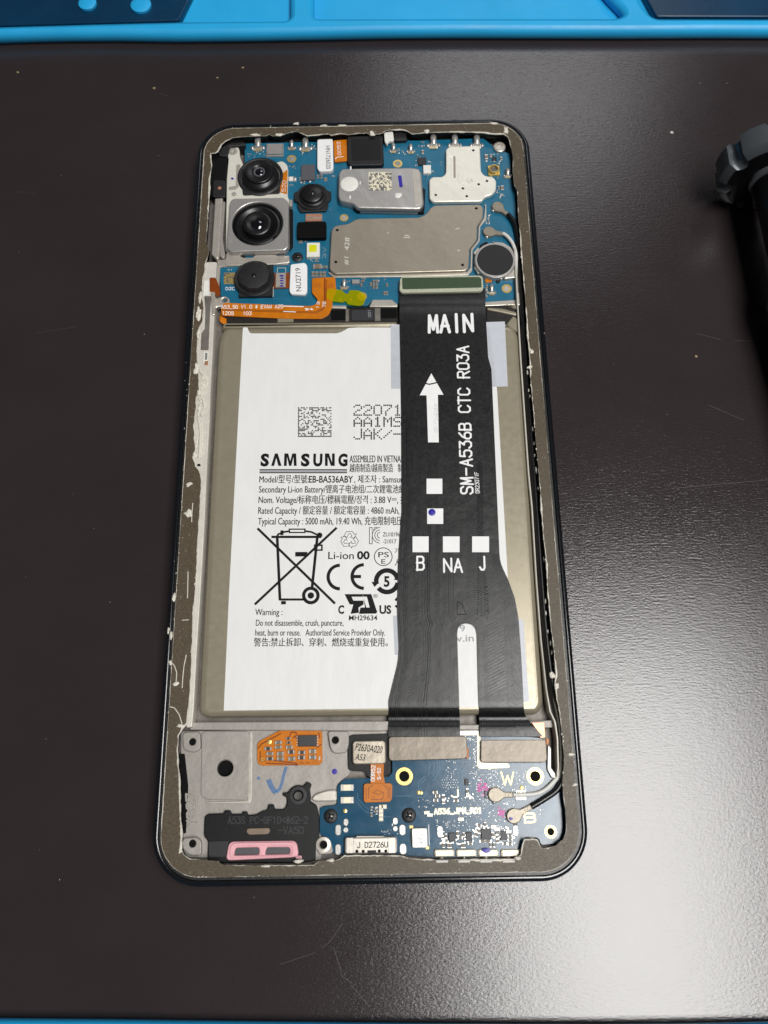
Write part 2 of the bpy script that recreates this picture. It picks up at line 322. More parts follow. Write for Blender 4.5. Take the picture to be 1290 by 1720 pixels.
def strokes(name, body, p0, p1, cap, z, m, parent, wd=0.25, h=0.02, adv=5.6):
    a, b = Vector(P(*p0, z)), Vector(P(*p1, z)); d = (b-a); L = math.dist(p0, p1); nx, ny = (p1[1]-p0[1])/L, -(p1[0]-p0[0])/L
    mx, my = (p0[0]+p1[0])/2, (p0[1]+p1[1])/2; cm = math.dist(P(mx, my, z), P(mx+nx*cap, my+ny*cap, z))
    ang = math.atan2(d.y, d.x); c, s_ = math.cos(ang), math.sin(ang); tot = (len(body)-1)*adv+4; sx = d.length/tot; sy = cm/6
    mb = MB(); k = 0
    for i, ch in enumerate(body):
        for st in GL.get(ch, []):
            pts = [((i*adv+x)*sx, y*sy) for x, y in st]
            v0 = Vector(pts[1])-Vector(pts[0]); v0.normalize(); v1 = Vector(pts[-1])-Vector(pts[-2]); v1.normalize()
            pts[0] = tuple(Vector(pts[0])-v0*wd*.3); pts[-1] = tuple(Vector(pts[-1])+v1*wd*.3)
            q = [(a.x+x*c-y*s_, a.y+x*s_+y*c) for x, y in pts]; k += 1
            if wd < .2: mb.stroke(q, wd, z, h+.0015*(k % 9)); continue
            for e in range(len(q)-1):
                p_, r_ = Vector(q[e]), Vector(q[e+1]); t_ = math.atan2(r_.y-p_.y, r_.x-p_.x); k += 1
                cap_ = [(r_.x+wd/2*math.cos(t_-math.pi/2+math.pi*i_/6), r_.y+wd/2*math.sin(t_-math.pi/2+math.pi*i_/6)) for i_ in range(7)] + [(p_.x+wd/2*math.cos(t_+math.pi/2+math.pi*i_/6), p_.y+wd/2*math.sin(t_+math.pi/2+math.pi*i_/6)) for i_ in range(7)]
                mb.prism(cap_, z-.003, z+h+.0007*(k % 23))
    return mb.build(name, m, parent, smooth=0)
DOT = {'2': ['01110','10001','00001','00110','01000','10000','11111'], '0': ['01110','10001','10001','10001','10001','10001','01110'], '7': ['11111','00001','00010','00100','01000','01000','01000'],
 '1': ['00100','01100','00100','00100','00100','00100','01110'], 'A': ['00100','01010','10001','10001','11111','10001','10001'], 'M': ['10001','11011','10101','10101','10001','10001','10001'],
 'S': ['01111','10000','10000','01110','00001','00001','11110'], 'J': ['00001','00001','00001','00001','00001','10001','01110'], 'K': ['10001','10010','10100','11000','10100','10010','10001'],
 '/': ['00000','00001','00010','00100','01000','10000','00000'], '-': ['00000','00000','00000','11111','00000','00000','00000']}

# ================================================================== SETTING
SURF = bpy.data.materials.new('dark_brown_work_surface'); SURF.use_nodes = True
def build_surface_material():
    nt = SURF.node_tree; N = nt.nodes; L = nt.links; b = N['Principled BSDF']
    tc = N.new('ShaderNodeTexCoord')
    def noise(scale, st, det=4, rough=.6):
        mp = N.new('ShaderNodeMapping'); mp.inputs['Scale'].default_value = (1000*st[0], 1000*st[1], 1000); L.new(tc.outputs['Object'], mp.inputs[0])
        n = N.new('ShaderNodeTexNoise'); n.inputs['Scale'].default_value = scale; n.inputs['Detail'].default_value = det; n.inputs['Roughness'].default_value = rough
        L.new(mp.outputs[0], n.inputs['Vector']); return n.outputs['Fac']
    grain = noise(1.0, (.5, 2.6), 4, .65); fine = noise(1.0, (1.7, 2.6), 3, .6); big = noise(.03, (1, 1.4), 4)
    mx = N.new('ShaderNodeMix'); mx.data_type = 'RGBA'; mx.inputs['A'].default_value = (*lin((42, 36, 37)), 1); mx.inputs['B'].default_value = (*lin((52, 45, 46)), 1)
    L.new(big, mx.inputs['Factor']); L.new(mx.outputs['Result'], b.inputs['Base Color'])
    add = N.new('ShaderNodeMath'); add.operation = 'ADD'; L.new(grain, add.inputs[0]); L.new(fine, add.inputs[1])
    bp = N.new('ShaderNodeBump'); bp.inputs['Strength'].default_value = 1; bp.inputs['Distance'].default_value = .027*S; L.new(add.outputs[0], bp.inputs['Height']); L.new(bp.outputs[0], b.inputs['Normal'])
    mr = N.new('ShaderNodeMapRange'); mr.inputs['To Min'].default_value = .12; mr.inputs['To Max'].default_value = .18; L.new(big, mr.inputs['Value']); L.new(mr.outputs[0], b.inputs['Roughness'])
    b.inputs['Specular IOR Level'].default_value = .62
build_surface_material()
mb = MB(); mb.v = [(-170, -150, 0), (180, -150, 0), (180, 125, 0), (-170, 125, 0)]; mb.f = [(0, 1, 2, 3)]; mb.m = [0]
surf = mb.build('work_surface', SURF); surf['kind'] = 'structure'

def thing(name, label, cat, loc=(0, 0, 0), group=None):
    o = bpy.data.objects.new(name, None); o.empty_display_size = .01; COL.objects.link(o); o.location = [v*S for v in loc]; o['label'] = label; o['category'] = cat
    if group: o['group'] = group
    return o
def tag(o, label, cat, group=None):
    o['label'] = label; o['category'] = cat
    if group: o['group'] = group
    return o

# ---- blue silicone mat: a rim round the dark sheet, compartments beyond it
def silicone_mat():
    t = thing('silicone_mat', 'bright blue silicone repair mat with moulded compartments framing the dark work surface', 'repair mat', (0, 115, 0))
    t.location = (0, 0, 0)
    zt = 3.6
    front = [(-60, 79), (0, 78), (60, 76), (120, 75), (200, 74.5), (300, 76), (400, 75), (520, 73), (640, 70.5), (760, 69.5), (900, 70), (1050, 70.5), (1180, 69.5), (1290, 70), (1360, 70)]
    fl = PP(front, 0)
    back = [(1360, 1712), (1290, 1712), (1150, 1715), (1000, 1716.5), (850, 1716), (645, 1714), (400, 1711), (200, 1708), (0, 1706), (-60, 1705)]
    bl = PP(back, 0)
    # inner opening lower edge slightly under the lip (a sloped side face)
    inner_low = fl[::1]; inner_hi = [(x, y+1.0) for x, y in fl]
    # top rim strip: side face + rounded lip + top + back into compartments
    holes = []
    za = zt
    A = PP([(-70, 44), (150, 37.5), (330, 33), (480, 32), (487, 26), (487, -60), (-70, -60)], za)
    B = PP([(527, 23), (533, 28.5), (700, 28), (880, 28), (1036, 28), (1049, 22), (1044, 12), (1020, -12), (985, -60), (527, -60)], za)
    Cc = PP([(1100, 28.5), (1290, 29), (1380, 29), (1380, -60), (1045, -60), (1085, 15)], za)
    for q, r in ((A, 2), (B, 1.8), (Cc, 2)): holes.append(rp(q, r, 5))
    opening = rp([(-148, fl[0][1])] + [(x, y) for x, y in fl] + [(148, fl[-1][1]), (148, bl[0][1])] + [(x, y) for x, y in bl] + [(-148, bl[-1][1])], 0.0)
    outer = rrect(0, 10, 330, 330, 8)
    plate('rim', outer, [opening]+holes, 0.02, zt, 1.3, M['silicone'], t, smooth=50)
    for q in (A, B, Cc):
        plate('compartment_floor', inset(rp(q, 2, 5), -.6), [], 0.05, .5, 0, M['silicone'], t)
    return t
silicone_mat()
# added navy blocks stand in for shade, pale discs for spots of light
o = plate('compartment_shade_left', rp(PP([(-64, 44), (150, 38.5), (300, 34), (336, -40), (-64, -40)], 2.6), .8), [], .52, 2.6, .3, M['navy'])
tag(o, 'dark navy block with a slanted side standing in for the shade in the compartment at top left', 'shade stand-in')
for (x, y, r), lb in zip(((146, 3, 2.2), (236, 6, 2.5)), ('smaller pale blue disc standing in for a spot of light at top left', 'larger pale blue disc standing in for a spot of light, nearer the slanted side')):
    o = plathe('light_spot', x, y, 3.4, [(r, 2.62), (r, 3.2), (r*.8, 3.45), (r*.3, 3.55)], M['silicone'], None); tag(o, lb, 'cap')  # not a real cap: added disc standing in for a spot of light
o = plate('compartment_shade_right', rp(PP([(1102, 27.5), (1378, 28), (1378, -50), (1060, -50)], 2.4), .8), [], .52, 2.4, .3, M['navy']); tag(o, 'dark navy block standing in for the shade in the compartment at top right', 'shade stand-in')

# ================================================================== SMARTPHONE
PH = thing('smartphone', 'opened black smartphone lying face down with battery, boards and cameras exposed', 'smartphone')
ZA = 7.0                                     # adhesive plane
PW, PL, PR_ = 74.8, 159.6, 8.6
def rloop(ins, z, n=14):
    return [(x, y, z) for x, y in rrect(0, 0, PW-2*ins, PL-2*ins, max(.5, PR_-ins), n)]
def loft(name, prof, m, parent, close=False):
    rings = [rloop(i, z) for i, z in prof]; n = len(rings[0]); v = [p for r in rings for p in r]; f = []
    for k in range(len(rings)-1):
        for i in range(n): j = (i+1) % n; f.append((k*n+i, k*n+j, k*n+n+j, k*n+n+i))
    return to_obj(name, v, f, m, parent, 50)
loft('frame', [(2.0, .02), (.9, .25), (.25, 1.0), (0, 2.0), (0, 4.6), (.12, 5.6), (.2, 6.4), (.42, 6.74)], M['shell'], PH)
loft('frame_lip', [(.42, 6.73), (.6, 6.92), (.9, 7.0), (1.1, 6.92), (1.2, 6.55), (1.6, 6.5), (2.4, 6.5)], M['frame'], PH)
plate('screen_back', rrect(0, 0, PW-3, PL-3, 7), [], .3, 1.6, .2, M['void'], PH)
# adhesive ring: outer edge parallel to the frame, inner edge as torn
INNER = [(352, 320), (352.4, 300), (354.5, 285), (355.5, 276), (353.6, 257.5), (362, 257), (366, 254), (372, 243), (380, 236), (390, 231.5), (400, 230), (415, 229), (430, 228.5), (447, 228), (452, 225.5), (458, 228), (472, 228), (482, 224), (490, 221.5), (499, 220.5), (507, 224), (516, 228), (530, 227), (540, 225.5), (553, 225), (556, 227), (572, 224), (585, 226), (600, 224), (616, 223), (621, 226), (627, 228), (632, 225), (642, 224), (648, 219), (660, 218), (676, 218), (684, 220), (693, 225), (705, 224), (716, 222.5), (740, 222), (770, 221.5), (800, 222), (815, 223), (830, 225), (846, 225), (853, 230), (856, 236.5), (857, 243), (859.5, 249.5), (862, 265), (861, 283), (863, 308), (869, 320), (870, 345), (871, 370), (874, 393), (875, 415), (877, 440), (879, 462), (881, 486), (883, 510), (885, 533), (886, 563), (889, 586), (890, 605), (891, 633), (894, 668), (897, 702), (900, 740), (903, 772), (906, 805), (908.6, 842), (910.5, 875), (914, 910), (918, 949), (919, 975), (920.4, 999), (923, 1025), (925, 1048), (928, 1073), (931, 1100), (934, 1130), (932, 1150), (935, 1170), (940, 1197), (943, 1222), (944, 1232), (946, 1255), (947.7, 1270), (947, 1290), (944.5, 1311), (945.6, 1331), (949.7, 1361), (951.5, 1385), (950, 1400), (945.6, 1410), (933.5, 1420), (920, 1424), (909, 1424.5), (905, 1416), (902, 1410), (881, 1410), (877.5, 1420), (875, 1434), (869, 1442), (840, 1444), (800, 1444), (760, 1444), (723, 1444), (700, 1443), (684, 1441), (672, 1437), (640, 1437), (610, 1437), (578, 1437), (570, 1443), (560, 1446), (547, 1445.5), (535, 1447), (527, 1453), (480, 1453.5), (420, 1454), (377, 1453), (369, 1450), (368, 1447), (345, 1445), (318, 1442), (309, 1436.5), (304, 1425), (305.5, 1399), (303, 1375), (303, 1353), (302, 1330), (302.5, 1313), (299, 1285), (298, 1260), (299.5, 1236), (306.5, 1222.5), (314, 1215), (316.5, 1192), (318.5, 1160), (320.8, 1120), (322, 1090), (324.5, 1035), (327.5, 990), (330, 950), (331.5, 909), (334.5, 870), (336.5, 839), (338.3, 806), (335.5, 792), (334.4, 788), (330, 782), (326, 768), (329, 756), (328, 735), (326, 714), (328, 700), (330, 668), (333.5, 656), (333.5, 640), (333, 626), (332, 609), (330.5, 590), (331, 575), (332.5, 558), (334, 549), (340, 540), (341, 528), (342, 517), (339, 497), (340.4, 470), (343.7, 456), (345.6, 440), (350, 427), (351, 416), (345.6, 411), (348, 382), (350, 350)]
def densify(pts, step, amp):
    out = []
    for i, p in enumerate(pts):
        q = pts[(i+1) % len(pts)]; d = math.dist(p, q); n = max(1, int(d/step))
        for k in range(n):
            t = k/n; out.append((p[0]+(q[0]-p[0])*t+random.uniform(-amp, amp), p[1]+(q[1]-p[1])*t+random.uniform(-amp, amp)))
    return out
inner_mm = densify(PP(INNER, ZA), .55, .05)
outer_mm = densify([(x, y) for x, y, z in rloop(1.72, 0)], .6, .03)
plate('frame_ledge', [(x, y) for x, y, z in rloop(1.25, 0)], [inset(PP(INNER, ZA-.2), -.12)], 5.0, ZA-.12, 0, M['ledge'], PH, smooth=0)
ADH = plate('adhesive_ring', outer_mm, [inner_mm], ZA-.11, ZA, .03, M['adh'], PH, smooth=0)
# glue beads and torn tufts along both edges of the ring
mb = MB()
def edge_beads(loop, step, lo, hi, prob, side):
    for i, p in enumerate(loop):
        if random.random() > prob: continue
        q = loop[(i+1) % len(loop)]; a = math.atan2(q[1]-p[1], q[0]-p[0]); r = random.uniform(lo, hi)
        mb.blob(p[0]+random.uniform(-.12, .12), p[1]+random.uniform(-.12, .12), ZA-.02, r*1.5 if abs(math.cos(a)) > .7 else r*.8, r*.8 if abs(math.cos(a)) > .7 else r*1.6, r*.7)
edge_beads(inner_mm, .5, .06, .16, .12, 1); edge_beads(outer_mm, .5, .05, .11, .1, 1)
for k in range(260):                         # specks over the film
    p = random.choice(outer_mm); q = min(inner_mm, key=lambda c: (c[0]-p[0])**2+(c[1]-p[1])**2); t = random.random(); r = random.uniform(.025, .07)
    mb.blob(p[0]+(q[0]-p[0])*t, p[1]+(q[1]-p[1])*t, ZA, r, r, r*.6)
o = mb.build('glue_specks', M['glue'], ADH); o['kind'] = 'stuff'
def fringe(loop, amp, bias, sgn, seed):
    rnd = random.Random(seed); n = len(loop); ph = [rnd.uniform(0, 6.28) for _ in range(9)]; off = inset(loop, 1.0); b = MB(); v = []; f = []
    for i in range(n):
        t = i/n*6.28; wv = bias+amp*sum(math.sin(t*k+ph[j])/(1+j*.25) for j, k in enumerate((7, 13, 23, 41, 67, 97, 151, 211, 307)))*.45
        wv = max(.015, min(.5, wv)); d = (off[i][0]-loop[i][0], off[i][1]-loop[i][1]); l = math.hypot(*d) or 1; dx, dy = d[0]/l*sgn*wv, d[1]/l*sgn*wv
        p = loop[i]; v += [(p[0]-dx*.5, p[1]-dy*.5, ZA-.1), (p[0]-dx*.15, p[1]-dy*.15, ZA+.03+.12*min(wv, .3)), (p[0]+dx*.5, p[1]+dy*.5, ZA+.02), (p[0]+dx, p[1]+dy, ZA-.012)]
    for i in range(n):
        j = (i+1) % n
        for q in range(3): f.append((i*4+q, j*4+q, j*4+q+1, i*4+q+1))
    b.add(v, f); return b.build('glue_fringe', M['glue'], ADH)
fringe(inner_mm, .18, .09, -1, 4); fringe(outer_mm, .05, .05, 1, 9)
def tuft(px, py, rx, ry, z=ZA, h=.35):
    x, y = P(px, py, z); b = MB(); s_ = scale_at(px, py, z)[0]
    b.blob(x, y, z, rx*s_*.8, ry*s_*.8, h*.6, j=.45)
    for k in range(3): b.blob(x+random.uniform(-1, 1)*rx*s_*.7, y+random.uniform(-1, 1)*ry*s_*.7, z, rx*s_*.45, ry*s_*.45, h*.6, j=.5)
    return b.build('glue_tuft', M['glue'], ADH)
for a in ((318, 813, 6, 5), (316, 862, 7, 7), (292, 1004, 3, 8, 6.9), (288, 1066, 3, 9, 6.9), (283, 1060, 2, 6, 7.2), (296, 1148, 5, 4), (286, 1113, 4, 4), (625, 224, 6, 5), (717, 221, 6, 4), (330, 620, 4, 12), (334, 530, 5, 16), (336, 500, 3, 14), (333, 560, 3, 10), (327, 765, 5, 6), (331, 745, 3, 14), (889, 617, 5, 3), (893, 590, 4, 5), (850, 218, 4, 9), (497, 208, 5, 3), (500, 1447, 10, 3), (445, 1455, 10, 2), (556, 1445, 7, 3), (303, 1220, 6, 4), (304, 1422, 3, 10), (928, 1135, 6, 6), (935, 1152, 5, 6), (870, 1442, 8, 3), (470, 226, 9, 3), (430, 227, 10, 3), (575, 211, 8, 2), (545, 211, 7, 2), (830, 208, 8, 3), (335, 660, 5, 5), (959, 1267, 8, 3), (334, 690, 3, 16), (965, 1318, 6, 3)): tuft(*a)
def flake_line(pts, wd=.16):
    b = MB(); b.stroke([P(x, y, ZA) for x, y in pts], wd, ZA-.02, .1); return b.build('glue_string', M['glue'], ADH)
for l in ([(287, 1112), (293, 1118), (297, 1130), (296, 1145)], [(313, 1100), (309, 1120), (307, 1140), (306, 1156)], [(285, 1187), (293, 1189), (301, 1200), (306, 1216)], [(316, 960), (315.5, 985), (315, 1005)], [(324, 845), (322.5, 862), (322, 877)], [(306, 1042), (317, 1041)]): flake_line(l)
# glue crumbs stuck in the groove outside the ring
mb = MB()
for (x, y) in ((304, 838), (301, 868), (299, 910), (296, 925), (291, 963), (288, 943), (305, 720), (303, 790), (306, 640), (308, 610), (309, 665), (309, 655), (355, 240), (880, 262), (884, 300), (886, 330), (890, 410), (893, 430), (897, 455), (918, 560), (275, 1405), (282, 1415), (300, 1450), (340, 1474), (360, 1475), (380, 1474), (410, 1475), (425, 1475), (450, 1475), (878, 247), (876, 235), (600, 208), (455, 209), (520, 208)):
    p = P(x+(5 if x < 320 else -4 if x > 880 else 0), y-(3 if y > 1440 else 0)+(3 if y < 215 else 0), 6.75); r = random.uniform(.07, .18); mb.blob(p[0], p[1], 6.75, r*.7, r*1.3, .25)
o = mb.build('groove_crumbs', M['glue'], ADH); o['kind'] = 'stuff'

# ------------------------------------------------------------------ chassis (cast metal mid frame)
CH = plate('chassis', rrect(0, 0, PW-4.2, PL-4.2, 6.5), [], 1.7, 3.2, .2, M['chassis_dark'], PH)
LW_R = [(364, 440), (361, 500), (360, 531), (357, 595), (353.7, 651), (352, 705), (347, 798), (344, 867), (340, 940), (334, 1035), (329.6, 1104), (325, 1192), (322, 1221)]
LW_L = [(313, 1222), (316, 1192), (319, 1120), (322, 1035), (327, 950), (330, 890), (333, 806), (326, 780), (325, 700), (330, 640), (330, 580), (336, 520), (340, 470), (343, 440)]
pplate('side_wall', LW_R+LW_L, 3.1, 6.72, .12, M['wall'], CH, .2)
RWR = [(866, 416), (869, 470), (871.5, 521), (876, 600), (883, 702), (889.5, 796), (895, 850), (902.5, 974), (910, 1073), (919.5, 1160), (926, 1195), (934, 1212), (938, 1240), (939.5, 1288), (938, 1305)]
RW = RWR + [(x-(2.8 if y < 1190 else 3.4), y) for x, y in reversed(RWR)]
pplate('side_wall', RW, 3.1, 6.5, .15, M['wall'], CH, .2)
pplate('battery_stop', [(322, 1213), (660, 1211), (662, 1219), (806, 1217), (930, 1209), (934, 1216), (930, 1222), (806, 1226), (660, 1226), (640, 1228), (318, 1226)], 3.1, 5.25, .15, M['chassis'], CH, .3)
pplate('battery_stop', [(652, 1228), (806, 1226), (806, 1236), (652, 1238)], 3.1, 5.1, .15, M['silver'], CH, .3)
LP = pplate('lower_plate', [(304, 1228), (652, 1224), (654, 1250), (590, 1246), (588, 1300), (566, 1318), (566, 1352), (540, 1354), (540, 1445), (312, 1440), (304, 1420)], 3.1, 4.4, .08, M['chassis'], CH, .5, holes=[(378, 1291, 1.45)])
pplate('raised_pad', [(339, 1228), (419, 1228), (418, 1336), (411, 1344), (345, 1343), (337, 1335)], 4.38, 4.75, .12, M['chassis'], CH, .8, holes=[(378, 1290, 1.45)])
plathe('hole_bottom', 378, 1292, 3.0, [(1.6, 3.21), (1.6, 3.24)], M['void'], CH)
pplate('rib', [(419, 1228), (424, 1228), (423, 1340), (419, 1350), (345, 1350), (345, 1347), (416, 1345)], 4.38, 4.6, .08, M['silver'], CH, .3)
for (x, y, pts) in ((323, 1246, [(306, 1230), (336, 1229), (337, 1258), (326, 1264), (308, 1260)]), (323, 1417, [(306, 1408), (330, 1406), (338, 1412), (338, 1437), (318, 1437), (306, 1425)]), (563, 1243, [(550, 1228), (586, 1228), (586, 1250), (582, 1264), (562, 1266), (555, 1258)]), (543, 1419, [(530, 1415), (536, 1406), (549, 1405), (556, 1413), (560, 1434), (535, 1436)])):
    pplate('screw_boss', pts, 4.3, 5.35, .15, M['chassis'], CH, .7, holes=[(x, y, .62)])
for x, y in ((323, 1246), (323, 1417), (563, 1243), (543, 1419)): plathe('boss_hole', x, y, 4.9, [(.63, 4.41), (.63, 4.9), (.3, 4.9)], M['void'], CH, 16)
plathe('boss_ring', 543, 1419, 5.5, [(1.25, 5.2), (1.25, 5.5), (.75, 5.55), (.62, 5.3)], M['silver'], CH, cap0=False, cap1=False)
pplate('foam_strip', [(300, 1266), (310, 1266), (316, 1320), (312, 1400), (304, 1400), (302, 1330)], 3.1, 4.6, .05, M['void'], CH, .2)
strokes('cast_mark', 'YS27', (329, 1388), (326, 1332), 13, 4.42, M['chassis'], CH, .34, .3)
b = MB()
for l in ([(316, 1320), (319, 1318), (322, 1321), (320, 1324), (316, 1323), (316, 1320)],): b.stroke([P(x, y, 4.42) for x, y in l], .15, 4.42, .05)
b.build('cast_mark', M['silver'], CH)
# blue marker tick
b = MB(); b.stroke([P(x, y, 4.41) for x, y in ((451, 1309), (455, 1320), (460, 1328), (464, 1331))], .9, 4.41, .012); b.stroke([P(x, y, 4.415) for x, y in ((464, 1331), (470, 1325), (474, 1314), (477, 1300), (481, 1288))], .55, 4.415, .012)
b.dot(*P(434, 1307, 4.41), .3, 4.41, .01); b.build('marker_tick', M['bluepen'], CH)
b = MB(); b.dot(*P(562, 1296, 4.41), .5, 4.41, .012, 10); b.build('marker_dot', M['violet'], CH)
plathe('cast_mark', 488, 1306, 4.41, [(.55, 4.4), (.55, 4.45), (.4, 4.45), (.4, 4.4)], M['chassis'], CH, cap0=False, cap1=False)

# side key assembly in the left wall
K = pplate('key_bracket', [(343, 497), (354.5, 497), (352, 540), (350, 587), (337, 587), (338, 560), (344, 552), (345, 520)], 6.7, 7.0, .1, M['chassis_dark'], PH, .15)
pbox('key_contact', 341, 590, 349, 610, 6.6, 6.95, .1, M['whitep'], K); pbox('key_contact', 344, 592, 348, 604, 6.9, 7.05, .08, M['solder'], K); pbox('key_rivet', 343.5, 606, 349, 612, 6.8, 7.1, .1, M['copper'], K)
pbox('white_spacer', 341, 470, 351, 496, 6.4, 6.9, .15, M['whitep'], K)
b = MB(); b.prism(rp(PP([(352, 466), (362, 466), (368, 480), (370, 494), (364, 497), (356, 490), (352, 489)], 6.9), .3), 6.4, 6.9, .05); b.build('flex_tail', M['flexdark'], K)
pplate('wall_bar', [(354, 490), (361, 490), (361, 528), (356, 530)], 6.6, 7.05, .12, M['silver'], K, .2)
b = MB()
for k in range(150):
    y = random.uniform(632, 664); x = 333+ (664-y)*.13 + random.uniform(2, 13); p = P(x, y, 6.75); r = random.uniform(.1, .22); b.blob(p[0], p[1], 6.72, r, r, .14)
o = b.build('glue_crumble', M['glue'], K); o['kind'] = 'stuff'
for l in ([(334, 612), (337, 625), (341, 630), (346, 626)], [(331, 666), (336, 672), (341, 670), (344, 684), (338, 698), (333, 690)], [(331, 700), (335, 710), (337, 730), (336, 755), (334, 772)], [(338, 706), (340, 725), (339, 750), (337, 770)]):
    b = MB(); pts = [(*P(x, y, 6.85), 6.85) for x, y in l]; b.tube(pts, [.12]+[.3]*(len(pts)-2)+[.14], 8); b.build('glue_bead', M['glue'], K)
b = MB(); b.blob(*P(334, 781, 6.8), 6.75, .35, .3, .2); b.build('black_foam', M['void'], K)
# upper left: black plastic and silver bars beside the cameras
pplate('antenna_block', [(354, 258), (381, 262), (381, 300), (379, 332), (372, 334), (354, 330), (352, 300)], 3.1, 5.9, .2, M['blackp'], PH, .4)
pplate('antenna_block', [(366, 256), (374, 246), (386, 240), (412, 238), (412, 244), (386, 246), (382, 262), (368, 262)], 3.1, 6.3, .2, M['matte'], PH, .4)
AB = pplate('antenna_block', [(358, 302), (378, 302), (378, 331), (357, 331)], 5.8, 6.2, .25, M['matte'], PH, .5)
plathe('microphone_port', 369, 316, 6.2, [(.42, 6.15), (.42, 6.24), (.2, 6.24)], M['copper'], AB, 16)
pplate('wall_bar', [(361, 333), (374, 332), (370, 400), (368, 431), (364, 436), (355, 427), (357, 395)], 5.0, 6.5, .25, M['silver'], CH, .3)
pplate('wall_bar', [(374, 338), (378, 338), (374, 400), (378, 430), (374, 434), (369, 430), (370, 395)], 5.0, 6.2, .2, M['chassis'], CH, .3)
pplate('wall_bar', [(364, 436), (480, 428), (486, 440), (484, 444), (392, 447), (370, 448), (367, 500), (362, 500)], 4.0, 5.4, .2, M['chassis'], CH, .3)
pplate('screw_lug', [(362, 500), (380, 497), (386, 503), (385, 511), (376, 514), (362, 516), (360, 530), (356, 530)], 4.6, 5.6, .2, M['silver'], CH, .6, holes=[(377, 504, .55)])
plathe('lug_screw', 377, 504, 5.2, [(.9, 4.8), (.9, 5.2), (.3, 5.0)], M['chassis_dark'], CH, 18)
pplate('wall_bar', [(812, 507), (868, 503), (868, 492), (874, 490), (876, 512), (812, 514)], 4.0, 5.2, .15, M['silver'], CH, .2)
pplate('wall_bar', [(546, 512), (582, 513), (582, 518), (546, 517)], 4.0, 5.1, .15, M['silver'], CH, .2)
pplate('wall_bar', [(626, 503), (658, 503), (668, 511), (668, 515), (620, 515)], 4.0, 5.1, .15, M['silver'], CH, .2)

# ------------------------------------------------------------------ main board
ZB = 5.0
MBD = pplate('main_board', [(411, 241), (520, 238), (640, 245), (652, 236), (700, 236), (812, 232), (836, 252), (857, 258), (858, 300), (866, 325), (868, 395), (862, 420), (866, 470), (868, 492), (862, 505), (812, 508), (668, 509), (664, 513), (659, 505), (625, 505), (617, 513), (546, 514), (371, 519), (370, 448), (412, 444), (411, 320)], 4.1, ZB, .06, M['pcb'], PH, .5)
# larger copper-free patches and traces, just under the mask
b = MB()
for l, wd in (([(700, 478), (612, 478)], .1), ([(625, 488), (607, 479), (590, 479)], .1), ([(640, 495), (625, 484), (604, 484), (585, 484)], .1), ([(522, 256), (520, 262), (508, 272), (500, 285)], .12), ([(655, 262), (685, 268), (690, 280)], .15), ([(720, 240), (740, 242), (745, 255)], .12), ([(840, 380), (852, 392), (858, 396)], .1), ([(400, 500), (480, 502), (492, 512)], .1), ([(492, 350), (494, 400), (492, 430)], .12), ([(545, 350), (556, 352), (560, 366)], .12), ([(720, 260), (722, 290)], .1)): b.stroke([P(x, y, ZB) for x, y in l], wd, ZB-.002, .014)
b.build('board_traces', M['trace'], MBD)['kind'] = 'stuff'

# camera bracket and modules
CB = pplate('camera_bracket', [(384, 266), (381, 258), (381, 248), (388, 243), (396, 243), (402, 250), (403, 264), (408, 275), (408, 290), (474, 270), (482, 276), (484, 284), (483, 330), (486, 336), (486, 420), (384, 426), (379, 420), (381, 300)], 5.05, 5.75, .12, M['shield_bright'], PH, .6)
plathe('bracket_screw', 392, 254, 5.9, [(1.0, 5.6), (1.0, 5.85), (.5, 5.95), (.15, 5.8)], M['silver'], CB, 20)
b = MB(); b.blob(*P(390, 300, 5.76), 5.75, .35, .3, .02); b.build('marker_dot', M['violet'], CB)
pplate('bracket_step', [(397, 276), (404, 276), (402, 310), (398, 318), (384, 318), (384, 314), (396, 312)], 5.74, 5.95, .08, M['silver'], CB, .3)
plathe('bracket_dimple', 393, 326, 5.8, [(.5, 5.7), (.5, 5.85), (.3, 5.85), (.25, 5.75)], M['chassis'], CB, 18)
pplate('bracket_lip', [(380, 424), (402, 427), (406, 432), (424, 433), (428, 428), (462, 427), (470, 431), (486, 428), (487, 441), (464, 444), (404, 446), (378, 446)], 5.0, 5.6, .2, M['silver'], CB, .4)
# ultra wide camera
c1 = P(437, 296, 6.0)
UC = MB(); UC.lathe(*c1, [(4.9, 5.2), (5.15, 5.6), (5.1, 5.95), (4.75, 6.1), (4.45, 6.0), (4.35, 5.75)], 56, cap1=True)
U = UC.build('rear_camera', M['matte'], PH)
b = MB(); b.lathe(*c1, [(4.3, 5.7), (4.15, 6.25), (3.75, 6.75), (3.25, 6.95), (3.1, 7.05), (3.08, 7.6), (2.95, 7.7), (1.62, 7.7), (1.5, 7.62), (1.25, 7.4)], 56, cap1=False); b.build('lens_barrel', M['barrel'], U)
b = MB(); b.lathe(*c1, [(1.3, 7.42), (.95, 7.4), (.9, 7.3)], 36, cap0=False, cap1=False); b.build('lens_ring', M['chipgrey'], U)
b = MB(); b.lathe(*c1, [(1.05, 7.25), (.85, 7.38), (.55, 7.46), (.2, 7.5)], 32); b.build('lens', M['glass'], U)
for a0 in (200, 285, 330):
    t = math.radians(a0); b = MB(); b.box(c1[0]+4.62*math.cos(t), c1[1]+4.62*math.sin(t), .9, .5, 5.8, 6.16, .08, t+math.pi/2); b.build('barrel_notch', M['matte'], U)
pplate('camera_foot', [(405, 305), (472, 300), (470, 325), (408, 328)], 5.7, 5.95, .1, M['matte'], U, .5)
b = MB(); b.prism(rp(PP([(473, 292), (483, 284), (482, 326), (468, 322), (473, 306)], 5.85), .3), 5.5, 5.85, .04); b.build('flex_tail', M['flex'], U)
strokes('silkscreen', '520', (479, 322), (481, 304), 6, 5.86, M['white'], U, .1)
